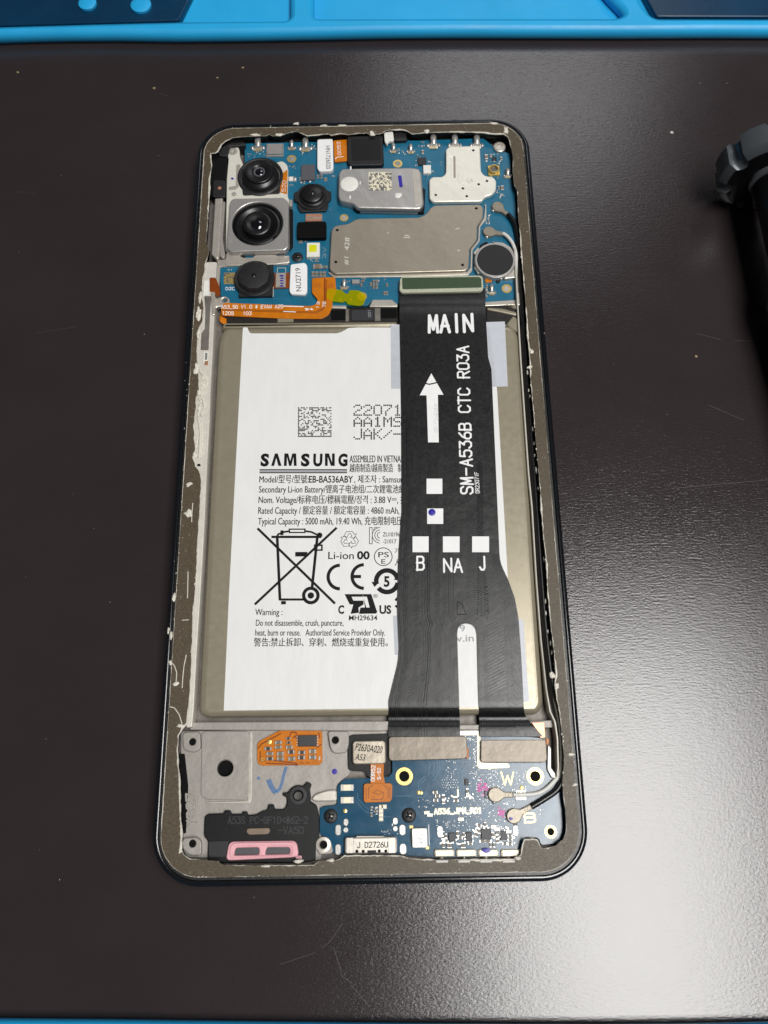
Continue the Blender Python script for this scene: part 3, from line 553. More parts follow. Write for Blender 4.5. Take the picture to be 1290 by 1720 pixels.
# main camera
MC = pplate('rear_camera', [(386, 339), (391, 333.5), (476, 331.5), (485, 339), (484.5, 414), (479, 420), (387, 423), (380, 416)], 5.0, 6.95, .22, M['module'], PH, .5)
me = plate_mesh('rear_camera', [rp(PP([(386, 339), (391, 333.5), (476, 331.5), (485, 339), (484.5, 414), (479, 420), (387, 423), (380, 416)], 6.95), .5), circ(*P(432.3, 375.3, 6.95), 5.55, 12*3)], 5.0, 6.95, .2)
me.materials.append(M['module']); me.set_sharp_from_angle(angle=math.radians(30)); me.polygons.foreach_set('use_smooth', [abs(p.normal.z) < .97 for p in me.polygons]); MC.data = me
c2 = P(432.3, 375.3, 6.95)
b = MB(); b.lathe(*c2, [(5.62, 5.6), (5.5, 6.5), (5.2, 6.55), (5.0, 6.3), (4.7, 6.45), (4.55, 6.5)], 48, cap0=True, cap1=False); b.build('voice_coil_ring', M['blackp'], MC)
b = MB(); b.lathe(*c2, [(4.8, 6.46), (4.4, 6.52), (3.6, 6.0), (3.25, 5.75), (3.2, 6.6), (3.05, 7.1), (2.8, 7.25), (2.2, 7.22), (1.5, 7.0), (1.35, 6.8)], 56, cap0=False, cap1=False); b.build('lens_barrel', M['barrel'], MC)
b = MB(); b.lathe(*c2, [(1.45, 6.75), (1.2, 6.95), (.75, 7.08), (.25, 7.14)], 36); b.build('lens', M['glass'], MC)
for a0 in (35, 135, 215, 320):
    t = math.radians(a0); b = MB(); b.box(c2[0]+5.1*math.cos(t), c2[1]+5.1*math.sin(t), 1.1, .5, 6.4, 6.66, .1, t+math.pi/2); b.build('retaining_tab', M['blackp'], MC)
b = MB(); b.lathe(*P(387, 405, 6.96), [(.35, 6.95), (.35, 6.99), (.24, 6.99), (.24, 6.95)], 16, cap0=False, cap1=False); b.build('stamped_mark', M['silver'], MC)
pplate('side_connector', [(486, 350), (492, 352), (492, 412), (486, 420)], 4.98, 5.7, .08, M['blackp'], MC, .2)
pbox('side_tab', 486, 335, 491, 346, 5.0, 6.2, .1, M['silver'], MC)
# macro camera
c3 = P(427, 467, 6.2); BX = pbox('rear_camera', 402, 444, 458, 497, 5.02, 5.9, .15, M['matte'], PH)
q = BX.location.copy()
def rel(o, par):                              # keep world place when the parent sits elsewhere
    o.location = o.location - par.location; return o
b = MB(); b.lathe(*c3, [(4.3, 5.4), (4.35, 6.1), (4.1, 6.3), (3.75, 6.25)], 48); rel(b.build('camera_flange', M['matte'], BX), BX)
b = MB(); b.lathe(*c3, [(3.6, 6.2), (3.4, 6.9), (3.15, 7.25), (2.95, 7.3), (.5, 7.34), (.42, 7.25), (.38, 7.0)], 60, cap1=False, wob=lambda t: 1+.018*math.copysign(1, math.sin(9*t))); rel(b.build('lens_barrel', M['matte'], BX), BX)
b = MB(); b.lathe(*c3, [(.45, 6.95), (.3, 7.05), (.1, 7.1)], 20); rel(b.build('lens', M['glass'], BX), BX)
# depth camera
c4 = P(525, 329, 6.0)
D = pplate('rear_camera', [(502, 318), (548, 318), (552, 345), (548, 354), (504, 356), (499, 346)], 5.02, 5.6, .12, M['matte'], PH, .4)
b = MB(); b.prism(rp([(c4[0]+x, c4[1]+y) for x, y in ((-4.1, -1.0), (-4.1, 1.2), (-3.3, 1.4), (-2.6, 2.6), (-1, 3.4), (1, 3.4), (2.6, 2.6), (3.3, 1.4), (4.1, 1.2), (4.1, -1.0), (3.3, -1.4), (2.5, -2.7), (1, -3.5), (-1, -3.5), (-2.5, -2.7), (-3.3, -1.4))], .5), 5.5, 5.95, .12); b.build('camera_flange', M['matte'], D)
b = MB(); b.lathe(*c4, [(3.0, 5.9), (2.9, 6.2), (2.45, 6.35), (2.35, 7.0), (2.2, 7.1), (.45, 7.12), (.35, 6.95)], 48, cap1=False); b.build('lens_barrel', M['barrel'], D)
b = MB(); b.lathe(*c4, [(.45, 6.9), (.3, 7.0), (.1, 7.04)], 20); b.build('lens', M['glass'], D)
pbox('flex_neck', 513, 359, 541, 371, 5.02, 5.4, .05, M['copper'], D)
b = MB()
for i in range(9): p = P(515+i*3, 366, 5.42); b.box(p[0], p[1], .22, .9, 5.38, 5.46, .02)
b.build('solder_fingers', M['solder'], D)
prbox('foam_pad', 499, 372, 548, 399, 5.02, 6.3, .5, .15, M['void'], D)

# selfie camera module with flex and sticker
F = pplate('front_camera', [(583, 229), (643, 227), (645, 272), (641, 277), (588, 278), (584, 272)], 4.5, 6.4, .18, M['matte'], PH, .5)
pplate('front_window', [(589, 234), (638, 231), (640, 268), (592, 270)], 6.38, 6.46, .02, mat('smoked_glass', (10, 10, 13), .4, spec=.4), F, .4)
pplate('flex_neck', [(560, 236), (584, 234), (584, 270), (562, 272)], 5.2, 5.6, .04, M['flex'], F, .3)
strokes('silkscreen', 'L0052', (573, 266), (571, 238), 5, 5.61, M['white'], F, .12)
b = MB(); b.stroke([P(x, y, 5.61) for x, y in ((563, 267), (566, 264), (577, 263))], .18, 5.61, .02); b.build('silkscreen', M['white'], F)
ST = pplate('sticker', [(533, 234), (559, 233), (560, 283), (556, 287), (537, 288), (533, 283)], 5.02, 6.15, .1, M['white'], F, .5)
text('lettering', 'HN1726020', (547, 245), (548, 284), 8, 6.15, M['ink'], F)
# small module with steel cover
SM = pplate('speaker_module', [(569, 290), (575, 283), (690, 281), (700, 282), (708, 289), (712, 343), (705, 351), (600, 349), (592, 341), (571, 337), (568, 330)], 4.6, 7.0, .3, M['module'], PH, .6)
pplate('module_base', [(568, 330), (592, 346), (600, 354), (712, 356), (714, 318), (710, 316), (708, 345), (602, 344), (594, 338), (572, 334)], 5.02, 6.0, .1, M['blackp'], SM, .3)
plathe('vent_cap', 587, 309, 7.05, [(1.95, 6.9), (1.95, 7.05), (1.7, 7.14), (.6, 7.2)], M['whitep'], SM, 36)
b = MB(); b.prism(rp(PP([(668, 295), (674, 294), (677, 314), (671, 315)], 7.01), .4), 7.0, 7.015); b.build('marker_dash', M['violet'], SM)
b = MB(); b.blob(*P(669, 328, 7.0), 6.98, .85, .7, .16, j=.2); b.build('glue_dab', M['whitep'], SM)
pplate('folded_edge', [(692, 283), (704, 285), (709, 343), (697, 346)], 6.98, 7.04, .03, M['silver'], SM, .3)
b = MB(); b.prism(rp(PP([(619, 289), (657, 289), (658, 320), (620, 320)], 7.0), .1), 6.99, 7.012); b.build('code_ground', M['cream'], SM)
b = MB()
for i in range(18):
    for j in range(14):
        if random.random() < .48: p = P(621+i*2.1, 291+j*2.15, 7.015); b.box(p[0], p[1], .27, .3, 7.01, 7.02)
o = b.build('code_marks', M['chipgrey'], SM, smooth=0); o['kind'] = 'stuff'
for x, y, a in ((589, 282, 0), (605, 307, 1), (588, 331, 0)):
    p = P(x, y, 7.02); b = MB(); b.box(p[0], p[1], .35 if not a else .3, .9 if not a else .8, 6.98, 7.06, .1); b.build('weld_spot', M['white'], SM)

# shields
SH1 = pplate('shield_can', [(749, 251), (755, 246), (806, 244.5), (808, 288), (814, 295), (828, 297), (833.5, 303), (833, 320), (826, 327), (815, 330), (809, 338), (727, 339), (721.5, 334), (721, 302), (726, 297), (743, 297), (749, 291)], ZB, 6.05, .2, M['shield_bright'], PH, .6)
def cavity(name, x, y, r, z, par):
    cx, cy = P(x, y, z); b = MB(); b.lathe(cx, cy, [(r*1.25, z+.004), (r, z+.012)], 14, cap0=False, cap1=True); return b.build(name, M['void'], par)
for x, y in ((795, 252.5), (804, 309.5), (818, 304), (777.5, 316.5), (784, 329.5), (732, 327.5)): cavity('vent_hole', x, y, .24, 6.05, SH1)
pplate('pressed_groove', [(761.5, 262), (765, 262), (765.5, 299), (762, 299)], 6.04, 6.075, .02, M['shield'], SH1, .2)
pplate('pressed_rib', [(752, 260), (764, 258), (764, 262), (752, 263)], 6.03, 6.14, .06, M['shield_bright'], SH1, .2)
pplate('pressed_rib', [(769, 286), (780, 286), (781, 305), (775, 309), (769, 305)], 6.03, 6.12, .06, M['shield_bright'], SH1, .6)
plathe('pressed_dimple', 790, 303, 6.05, [(.75, 6.03), (.65, 6.11), (.4, 6.11), (.3, 6.06)], M['shield_bright'], SH1, 24)
SH2 = pplate('shield_can', [(556.5, 387), (562, 379), (585, 375.5), (600, 367), (704, 365), (715, 360), (724, 348), (731, 344.5), (806, 343), (812, 348), (811, 366), (802, 379), (801.5, 402), (789, 417), (787.5, 449), (781, 455), (668, 458), (562, 460), (553, 452)], ZB, 6.15, .2, M['shield'], PH, .6)
pplate('shield_flange', [(553, 456), (562, 462), (664, 460), (784, 457), (790, 450), (791, 418), (803, 404), (804, 380), (813, 366), (815, 346), (812, 341), (817, 344), (817, 368), (807, 381), (806, 405), (794, 420), (793, 455), (786, 462), (664, 465), (560, 466), (551, 458)], ZB, 5.35, .08, M['silver'], SH2, .3)
for x, y in ((566.5, 386.5), (564, 440), (800, 350), (777, 445)): cavity('vent_hole', x, y, .26, 6.15, SH2)
text('lettering', '#1  428', (585, 445), (587, 399), 8, 6.15, M['shield_bright'], SH2, shear=.12)
b = MB()
for l in ([(679, 397), (683, 395), (687, 397)], [(678, 399), (689, 399)], [(765, 385), (772, 383)], [(768, 421), (773, 420)], [(650, 391), (653, 391)]): b.stroke([P(x, y, 6.15) for x, y in l], .16, 6.15, .02)
b.build('scratch_marks', M['shield_bright'], SH2)

# vibration motor
c5 = P(831.5, 436.5, 6.5)
VM = MB(); VM.lathe(*c5, [(4.35, 5.0), (4.4, 6.2), (4.3, 6.45), (4.05, 6.52), (3.85, 6.46)], 56); VM = VM.build('vibration_motor', M['module'], PH)
b = MB(); b.lathe(*c5, [(3.86, 6.44), (3.84, 6.5)], 56); b.build('motor_cap', mat('charcoal_cap', (36, 36, 38), .4, .2, var=.06), VM)
pplate('motor_cradle', [(826, 406), (845, 407), (858, 415), (866, 428), (868, 462), (866, 466), (846, 468), (858, 455), (862, 438), (858, 424), (846, 412), (832, 408)], ZB-.4, 5.9, .15, M['silver'], VM, .4)
for pts in ([(795, 424), (803, 415), (806, 418), (798, 427)], [(796, 448), (801, 446), (807, 456), (803, 460)], [(839, 465), (856, 455), (858, 459), (841, 469)]): pplate('cradle_claw', pts, ZB-.2, 5.95, .1, M['silver'], VM, .25)
pplate('motor_pad', [(806, 411), (818, 405), (822, 412), (808, 418)], ZB, 5.7, .1, M['blackp'], VM, .2)
pplate('motor_flex', [(814, 464), (826, 464), (826, 474), (815, 474)], ZB, 5.3, .05, M['flex'], VM, .2)
pplate('motor_pad', [(834, 463), (841, 465), (840, 473), (834, 474)], ZB, 5.5, .05, M['blackp'], VM, .2)

# board furniture
def ring_hole(px, py, r, z, par, m=M['gold'], fill=None):
    x, y = P(px, py, z); b = MB(); b.lathe(x, y, [(r, z-.02), (r, z+.06), (r*.62, z+.06), (r*.56, z-.3)], 28, cap0=False, cap1=False); o = b.build('screw_hole', m, par)
    b = MB(); b.lathe(x, y, [(r*.6, z+.008), (r*.3, z+.02)], 20, cap0=False); b.build('hole_core', fill or M['void'], par)
for x, y, r, f in ((490, 267, 1.05, M['solder']), (668, 275, 1.05, M['chassis']), (851, 485, 1.05, M['silver']), (608, 498, 1.05, M['gold']), (578, 366, .95, M['silver'])): ring_hole(x, y, r, ZB, MBD, fill=f)
plathe('boss_ring', 839, 246, 5.6, [(1.35, 4.9), (1.35, 5.5), (1.1, 5.62), (.75, 5.6), (.6, 5.4)], M['silver'], MBD, 28)
def screw(px, py, r, z, par):
    x, y = P(px, py, z+.35); b = MB(); b.lathe(x, y, [(r, z), (r, z+.2), (r*.82, z+.36), (r*.4, z+.4)], 28); o = b.build('screw', M['matte'], par)
    b = MB()
    for a in (.6, .6+math.pi/2): b.box(x, y, r*1.05, r*.26, z+.36, z+.412, .01, a)
    b.build('cross_slot', M['void'], o); b = MB(); b.blob(x+.1*r, y, z+.405, r*.14, r*.1, .02); b.build('slot_glint', M['silver'], o)
    return o
screw(499.5, 431, 1.2, ZB, MBD)
capmesh = {}
def comp(name, px, py, wd, ln, a, parent, z, body='capbody', h=.32, ends=.24):
    key = (round(wd, 2), round(ln, 2), body, h)
    if key not in capmesh:
        b = MB(); e = ln*ends; b.box(0, 0, wd*.94, ln-2*e, 0, h*.96, .03, mi=0)
        b.box(0, ln/2-e/2, wd, e, 0, h, .05, mi=1); b.box(0, -ln/2+e/2, wd, e, 0, h, .05, mi=1)
        me = bpy.data.meshes.new(name); me.from_pydata([(x*S, y*S, z_*S) for x, y, z_ in b.v], [], b.f)
        me.materials.append(M[body]); me.materials.append(M['solder']); me.polygons.foreach_set('material_index', b.m); finish(me, 0); capmesh[key] = me
    x, y = P(px, py, z+h); o = link(bpy.data.objects.new(name, capmesh[key]), parent); o.location = (x*S, y*S, z*S); o.rotation_euler = (0, 0, math.radians(a)); return o
def chip(px0, py0, px1, py1, par, z, h=.5, m='chip', name='chip', b=.05): return pbox(name, px0, py0, px1, py1, z, z+h, b, M[m], par)
chip(506, 276, 529, 302, MBD, ZB, .55, 'chipgrey'); chip(702, 264, 716, 276, MBD, ZB, .5, 'chip'); chip(711, 277, 724, 291, MBD, ZB, .6, 'whitep', 'oscillator'); chip(827, 263, 834, 269, MBD, ZB, .3, 'chip')
chip(448, 241, 475, 258, MBD, ZB, 1.0, 'module', 'crystal_can', .12); pbox('crystal_base', 447, 241, 476, 262, ZB, ZB+.45, .05, M['silver'], MBD)
prb = [(436, 236), (516, 238), (490, 235), (661, 246), (690, 248), (727, 235), (764, 234), (800, 234)]
def spring(px, py, par, big=True):
    x, y = P(px, py, ZB+.6); k = 1.25 if big else .8; b = MB()
    b.box(x, y-.75*k, 1.5*k, 1.1*k, ZB, ZB+.3, .08); b.box(x, y-.1*k, 1.15*k, 1.2*k, ZB+.25, ZB+.7, .2)
    b.tube([(x, y-.5*k, ZB+.62), (x, y, ZB+.85), (x, y+.5*k, ZB+1.0), (x, y+1.0*k, ZB+.95), (x, y+1.5*k, ZB+.7)], [.3*k, .45*k, .55*k, .5*k, .3*k], 12, rz=.22)
    for s_ in (-1, 1): b.blob(x+s_*1.0*k, y-.5*k, ZB+.1, .34*k, .5*k, .4, j=.12)
    o = b.build('contact_spring', M['solder'], par); b2 = MB()
    for i in (-1, 0, 1): b2.box(x+i*.4*k, y-1.1*k, .24*k, .5*k, ZB+.3, ZB+.42, .03)
    b2.build('contact_feet', M['gold'], par); return o
for i, (x, y) in enumerate(((433, 242), (513, 243), (728, 238), (764, 238), (801, 238))): spring(x, y, MBD)
for x, y in ((490, 244), (661, 249), (690, 250), (853, 291), (826, 487), (578, 478)): spring(x, y, MBD, False)
pbox('contact_block', 591, 469, 604, 476, ZB, ZB+.6, .08, M['module'], MBD)
# coax sockets, led, labels
p = P(830, 284, 5.8); b = MB(); b.box(p[0], p[1], 2.6, 2.6, ZB, 5.5, .12); b.lathe(p[0], p[1], [(1.15, 5.4), (1.15, 6.0), (.85, 6.05), (.8, 5.5)], 28, cap1=False); b.build('coax_socket', M['gold'], MBD)
b = MB(); b.lathe(p[0], p[1], [(.8, 5.51), (.3, 5.52)], 20); b.build('socket_core', M['chipgrey'], MBD)
LED = pbox('flash_led', 515, 407, 537, 431, ZB, 5.9, .12, M['whitep'], MBD)
rel(pbox('phosphor', 519, 411, 532, 423, 5.88, 5.94, .02, M['phosphor'], LED), LED)
L2 = pplate('sticker', [(488, 444), (512, 441), (516, 446), (516, 490), (512, 495), (489, 494), (486, 489)], ZB+.02, 5.9, .12, M['white'], MBD, .45)
text('lettering', 'NU2719', (506, 489), (504.5, 450), 9, 5.9, M['ink'], MBD, font_h=.727)
b = MB(); b.prism(rp(PP([(376, 458), (395, 458), (395, 477), (376, 477)], 5.01), .1), ZB-.01, 5.01); b.build('code_ground', M['gold'], MBD); b = MB()
for i in range(10):
    for j in range(10):
        if random.random() < .42: p = P(377+i*1.9, 459.5+j*1.85, 5.02); b.box(p[0], p[1], .22, .24, 5.008, 5.018)
o = b.build('code_marks', M['chipgrey'], MBD, smooth=0); o['kind'] = 'stuff'
strokes('silkscreen', 'D2C', (379, 487), (394, 487), 4.5, ZB, M['white'], MBD, .12)
b = MB(); b.stroke([P(x, y, ZB) for x, y in ((402, 490), (403, 499), (459, 498), (459, 452))], .1, ZB, .015); b.stroke([P(x, y, ZB) for x, y in ((466, 458), (466, 450), (480, 450), (480, 458))], .1, ZB, .015); b.build('silkscreen', M['cream'], MBD)
MF = pbox('camera_flex', 460, 458, 486, 484, ZB, ZB+.25, .03, M['flexdark'], MBD)
pbox('connector', 463, 458, 480, 482, ZB+.2, ZB+.55, .06, M['silver'], MBD)
b = MB()
for j in range(5): p = P(473.5, 463+j*4.2, 5.6); b.blob(p[0]+random.uniform(-.1, .1), p[1], 5.55, .45, .2, .04)
b.build('marker_scribble', M['violet'], MBD)
strokes('silkscreen', '3V', (547, 434), (548, 416), 5, ZB, M['inkgrey'], MBD, .1)
# passives that can be told apart
for (x, y, wd, ln, a, bd) in ((504, 457, .5, .9, 0, 'capgrey'),): pass
for i, x in enumerate((526, 532, 539, 545)): comp('capacitor', x, 460, .7, 1.3, 0, MBD, ZB, 'capgrey')
for x, y, wd, ln, a, bd in ((533, 447, 1.2, 1.9, 90, 'capbody'), (545, 448, .7, 1.3, 90, 'capgrey'), (817, 263, .75, 1.3, 0, 'capbody'), (817.5, 264.5, .01, .02, 0, 'capbody'), (824, 261, .45, .8, 0, 'capgrey'), (842, 266, .5, .95, 0, 'capgrey'), (844, 315, .7, 1.2, 0, 'capbody'), (838, 315, .45, .8, 0, 'capgrey'), (710, 255, .6, 1.1, 0, 'capgrey'), (534, 296, .6, 1.0, 0, 'capgrey'), (540, 296, .5, 1.0, 0, 'capgrey'), (547, 301, .7, .9, 0, 'capbody'), (504, 300, .45, .8, 0, 'capgrey'), (505, 405, .9, .9, 0, 'capgrey'), (628, 473, .55, 1.0, 0, 'capgrey'), (633, 473, .55, 1.0, 0, 'capgrey'), (628, 481, .55, 1.0, 0, 'capgrey'), (633, 481, .55, 1.0, 0, 'capgrey'), (623, 477, .5, .9, 0, 'capgrey'), (650, 478, .45, .8, 0, 'capgrey'), (646, 492, .5, .85, 0, 'capgrey'), (650, 492, .5, .85, 0, 'capgrey'), (607, 478, .5, .8, 0, 'capgrey'), (609, 472, .5, .8, 90, 'capgrey'), (818, 481, .45, .8, 0, 'capgrey'), (818, 490, .45, .8, 0, 'capgrey'), (816, 498, .45, .8, 90, 'capgrey'), (489, 300, 1.2, 1.6, 90, 'whitep'), (495, 301, .7, 1.2, 0, 'whitep')):
    if wd > .1: comp('capacitor', x, y, wd, ln, a, MBD, ZB, bd)
# tiny parts and solder points, too small to count
b = MB(); random.seed(21)
for (cx, cy, rx, ry, n) in ((422, 262, 6, 4, 6), (437, 257, 7, 4, 8), (505, 255, 4, 5, 4), (527, 246, 4, 8, 6), (490, 281, 6, 3, 4), (505, 307, 8, 2, 6), (517, 304, 10, 1.5, 8), (488, 312, 6, 4, 6), (558, 294, 4, 3, 3), (672, 254, 6, 4, 6), (683, 257, 5, 3, 5), (708, 242, 5, 4, 6), (703, 262, 3, 4, 4), (699, 273, 2, 6, 4), (722, 272, 3, 2, 2), (741, 273, 2, 4, 2), (727, 287, 2, 5, 4), (720, 295, 3, 2, 2), (830, 262, 8, 4, 8), (822, 270, 8, 2, 5), (835, 272, 6, 2, 4), (832, 296, 8, 2, 5), (839, 325, 4, 8, 10), (847, 327, 3, 3, 3), (819, 370, 4, 9, 16), (817, 485, 3, 14, 10), (496, 447, 3, 3, 2), (530, 437, 10, 3, 7), (540, 403, 6, 2, 4), (512, 402, 5, 3, 4), (385, 453, 6, 2, 3), (586, 471, 10, 2, 5), (610, 470, 3, 4, 5), (640, 470, 10, 2, 4), (500, 338, 2, 8, 3), (553, 350, 3, 3, 2)):
    for k in range(n):
        x, y = P(cx+random.uniform(-rx, rx), cy+random.uniform(-ry, ry), ZB+.1); s_ = random.uniform(.16, .3)
        if random.random() < .6: b.box(x, y, s_, s_*random.uniform(1, 2), ZB, ZB+random.uniform(.12, .28), .04, random.choice((0, math.pi/2)))
        else: b.blob(x, y, ZB, s_*.7, s_*.9, .14)
o = b.build('tiny_solder_parts', M['solder'], MBD, smooth=0); o['kind'] = 'stuff'
# earpiece corner bits between camera and top edge
pplate('white_foam', [(645, 222), (660, 220), (662, 236), (653, 237), (650, 243), (646, 238)], 5.4, 6.3, .15, M['whitep'], PH, .4)
pplate('ear_speaker_mouth', [(662, 220), (682, 220), (684, 235), (662, 236)], 4.5, 6.0, .15, M['matte'], PH, .5)
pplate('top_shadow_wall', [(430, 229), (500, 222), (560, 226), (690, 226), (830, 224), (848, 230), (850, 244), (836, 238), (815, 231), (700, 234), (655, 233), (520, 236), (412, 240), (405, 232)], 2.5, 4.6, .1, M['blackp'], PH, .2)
# coax plugs and cables at the upper right
def plug(px, py, qx, qy, z, par, r=1.25):
    x, y = P(px, py, z); x2, y2 = P(qx, qy, z); d = Vector((x2-x, y2-y)); L = d.length; d.normalize(); nn = Vector((-d.y, d.x))
    pts = [(x+nn.x*r*math.cos(t)-d.x*r*math.sin(t), y+nn.y*r*math.cos(t)-d.y*r*math.sin(t)) for t in [math.pi*i/10 for i in range(11)]]
    pts += [(x-nn.x*r*.95+d.x*r*.5, y-nn.y*r*.95+d.y*r*.5), (x-nn.x*.5+d.x*r*1.25, y-nn.y*.5+d.y*r*1.25), (x-nn.x*.42+d.x*L, y-nn.y*.42+d.y*L), (x+nn.x*.42+d.x*L, y+nn.y*.42+d.y*L), (x+nn.x*.5+d.x*r*1.25, y+nn.y*.5+d.y*r*1.25), (x+nn.x*.95*r+d.x*r*.5, y+nn.y*.95*r+d.y*r*.5)]
    b = MB(); b.prism(pts, z-.7, z, .14); o = b.build('coax_plug', M['plug'], par)
    b = MB()
    for k in range(3): b.box(x+d.x*(L-.3-.5*k), y+d.y*(L-.3-.5*k), .16, .9, z-.02, z+.05, .03, math.atan2(d.y, d.x))
    b.build('crimp', M['plug'], o); b = MB(); b.blob(x-d.x*.2+nn.x*-1.2, y-nn.y*1.2, z-.55, .4, .4, .35); b.build('solder_ball', M['solder'], o); return o
def smooth_path(pts, n=6):
    out = []
    for i in range(len(pts)-1):
        p0, p1, p2, p3 = [Vector(pts[max(0, min(len(pts)-1, i+k))]) for k in (-1, 0, 1, 2)]
        for k in range(n):
            t = k/n; out.append(.5*((2*p1)+(-p0+p2)*t+(2*p0-5*p1+4*p2-p3)*t*t+(-p0+3*p1-3*p2+p3)*t**3))
    out.append(Vector(pts[-1])); return out
def cable(name, pts, r, m, par):
    q = smooth_path([(*P(x, y, z), z) for x, y, z in pts]); b = MB(); b.tube(q, r, 12); return b.build(name, m, par, smooth=60)
CB1 = cable('coax_cable', [(853, 360, 5.6), (860, 368, 5.7), (866, 380, 5.7), (869, 400, 5.5), (872, 430, 5.2), (875, 480, 5.2), (880, 560, 5.3), (888, 680, 5.3), (898, 810, 5.4), (908, 950, 5.4), (917, 1060, 5.5), (928, 1150, 5.6), (938, 1185, 5.9), (945, 1220, 6.0), (948, 1270, 6.05), (946, 1304, 6.0), (936, 1326, 5.9), (916, 1341, 5.8), (893, 1355, 5.7)], .52, M['cable_b'], PH)
CB2 = cable('coax_cable', [(845, 392, 5.7), (853, 398, 5.8), (861, 409, 5.7), (866, 424, 5.5), (869, 445, 5.0), (873, 490, 4.2), (880, 560, 4.1), (889, 680, 4.1), (898, 810, 4.1), (909, 950, 4.1), (918, 1060, 4.1), (928, 1150, 4.2), (941, 1220, 4.4), (944, 1270, 4.6), (941, 1298, 5.2), (928, 1315, 5.6), (913, 1328, 5.6), (895, 1334, 5.6), (862, 1335, 5.6)], .38, M['cable_w'], PH)
plug(836, 346, 853, 360, 5.75, CB1); plug(821, 388, 845, 392, 5.75, CB2)
b = MB()
for (x, y) in ((886, 625), (888, 655), (890, 665), (895, 720), (897, 745), (898, 765), (901, 790), (904, 820), (914, 940), (916, 1010), (917, 1030), (920, 1060), (925, 1080), (927, 1095), (930, 1115)):
    p = P(x, y, 5.9); r = random.uniform(.12, .28); b.blob(p[0], p[1], 5.8, r*.8, r*2.4, .3)
o = b.build('channel_glue', M['glue'], ADH); o['kind'] = 'stuff'

# ------------------------------------------------------------------ battery
ZP = 6.2
BR[0] = 5
BAT = pplate('battery', [(374, 548), (668, 546), (860, 544), (872, 560), (913.5, 1183), (904, 1199), (345, 1204), (333, 1195), (335, 1150), (366, 575)], 3.3, ZP, 1.4, M['pouch'], PH, 2.2, n=8)
BR[0] = 1
# the label follows the flat of the pouch
LBL = pplate('battery_label', [(408, 550), (416, 550), (417.5, 556), (421, 560), (566, 560), (575, 557), (585, 551), (600, 550), (655, 550), (822, 549), (835, 656), (847, 866), (853, 970), (866, 1183), (376, 1189), (385, 991)], ZP-.02, ZP+.03, 0, M['label'], BAT, .25)
ZL = ZP+.03
v = []; f = []
for y, z in ((1188.5, ZP+.03), (1192.5, ZP-.02), (1196.5, ZP-.2), (1200, ZP-.5), (1203, ZP-.95)):
    for k in range(9): t = k/8; px = 376+(866-376)*t; p = P(px, y-6*t+(0 if y > 1189 else .4), z); v.append((p[0], p[1], z+.04))
for r_ in range(4):
    for k in range(8): f.append((r_*9+k, r_*9+k+1, r_*9+k+10, r_*9+k+9))
to_obj('label_fold', v, f, M['label'], BAT, 60)
# protection circuit strip under smoked film
BC = pplate('battery_circuit', [(380, 522), (410, 517), (546, 518), (668, 516), (669, 546), (380, 548)], 3.3, 5.4, .35, M['darkfilm'], PH, .5)
for x0, x1, y0, y1, m in ((556, 581, 520, 537, 'void'), (466, 493, 534, 541, 'pouch'), (580, 586, 518, 540, 'chassis_dark'), (629, 639, 517, 539, 'chassis_dark'), (590, 628, 520, 538, 'chip'), (640, 666, 517, 534, 'void')): pbox('circuit_block', x0, y0, x1, y1, 5.2, 5.55, .1, M[m], BC)
strokes('silkscreen', '001', (623, 532), (622, 520), 4, 5.56, M['inkgrey'], BC, .1)
pplate('pouch_shoulder', [(375, 541), (668, 539), (668, 549), (372, 551)], 3.4, 5.95, .7, M['pouch'], BC, .5)
pplate('foil_fold', [(815, 513), (868, 510), (874, 548), (815, 548)], 3.3, 5.5, .4, M['darkfilm'], PH, 1.0)
for pts in ([(818, 516), (845, 518), (868, 524), (868, 530), (840, 524), (818, 520)], [(848, 512), (868, 511), (870, 520)], [(850, 545), (862, 530), (870, 535), (872, 560), (866, 556)]): pplate('foil_crease', pts, 5.2, 5.85, .25, M['pouch'], BAT, .4)
pplate('tape_strip', [(656, 545), (673, 545), (674, 653), (657, 653)], ZL, ZL+.03, 0, M['tape'], BAT, .1)
pplate('tape_strip', [(816, 541), (848, 540), (853, 649), (822, 650)], ZL, ZL+.03, 0, M['tape'], BAT, .1)
pplate('tape_strip', [(866, 1041), (879, 1040), (889, 1178), (872, 1180)], ZP+.01, ZP+.05, 0, M['tape'], BAT, .1)
pplate('tape_strip', [(660, 1034), (668, 1034), (670, 1100), (663, 1100)], ZL, ZL+.03, 0, M['tape'], BAT, .1)
INK = M['ink']
def T(body, x0, x1, yb, cap, bold=0.0, m=None, **k): return text('lettering', body, (x0, yb), (x1, yb), cap, ZL, m or INK, LBL, bold, **k)
def Y_(u, v): return P(400+u/4.3, 650+v/4.3, ZL+.012)
for ch, u0, u1 in (('S', 160, 222), ('S', 452, 516), ('U', 541, 608), ('G', 722, 790)): text('lettering', ch, (400+u0/4.3, 650+568/4.3), (400+u1/4.3, 650+568/4.3), 86/4.3, ZL, INK, LBL, .05)
b = MB()
for k, pl in enumerate(([(238, 570), (266, 480), (286, 480), (314, 570), (290, 570), (275, 512), (260, 570)], [(330, 570), (334, 480), (362, 480), (376, 535), (391, 480), (419, 480), (423, 570), (402, 570), (400, 505), (384, 570), (368, 570), (353, 505), (351, 570)], [(627, 570), (627, 480), (656, 480), (678, 545), (678, 480), (698, 480), (698, 570), (670, 570), (647, 505), (647, 570)])): b.prism([Y_(*p) for p in pl], ZL, ZL+.014)
b.build('lettering', INK, LBL, smooth=0)
b = MB()
for y, hh in ((789, 2.2), (794, 2.2)): b.stroke([P(436, y, ZL), P(583, y, ZL)], .24, ZL, .015)
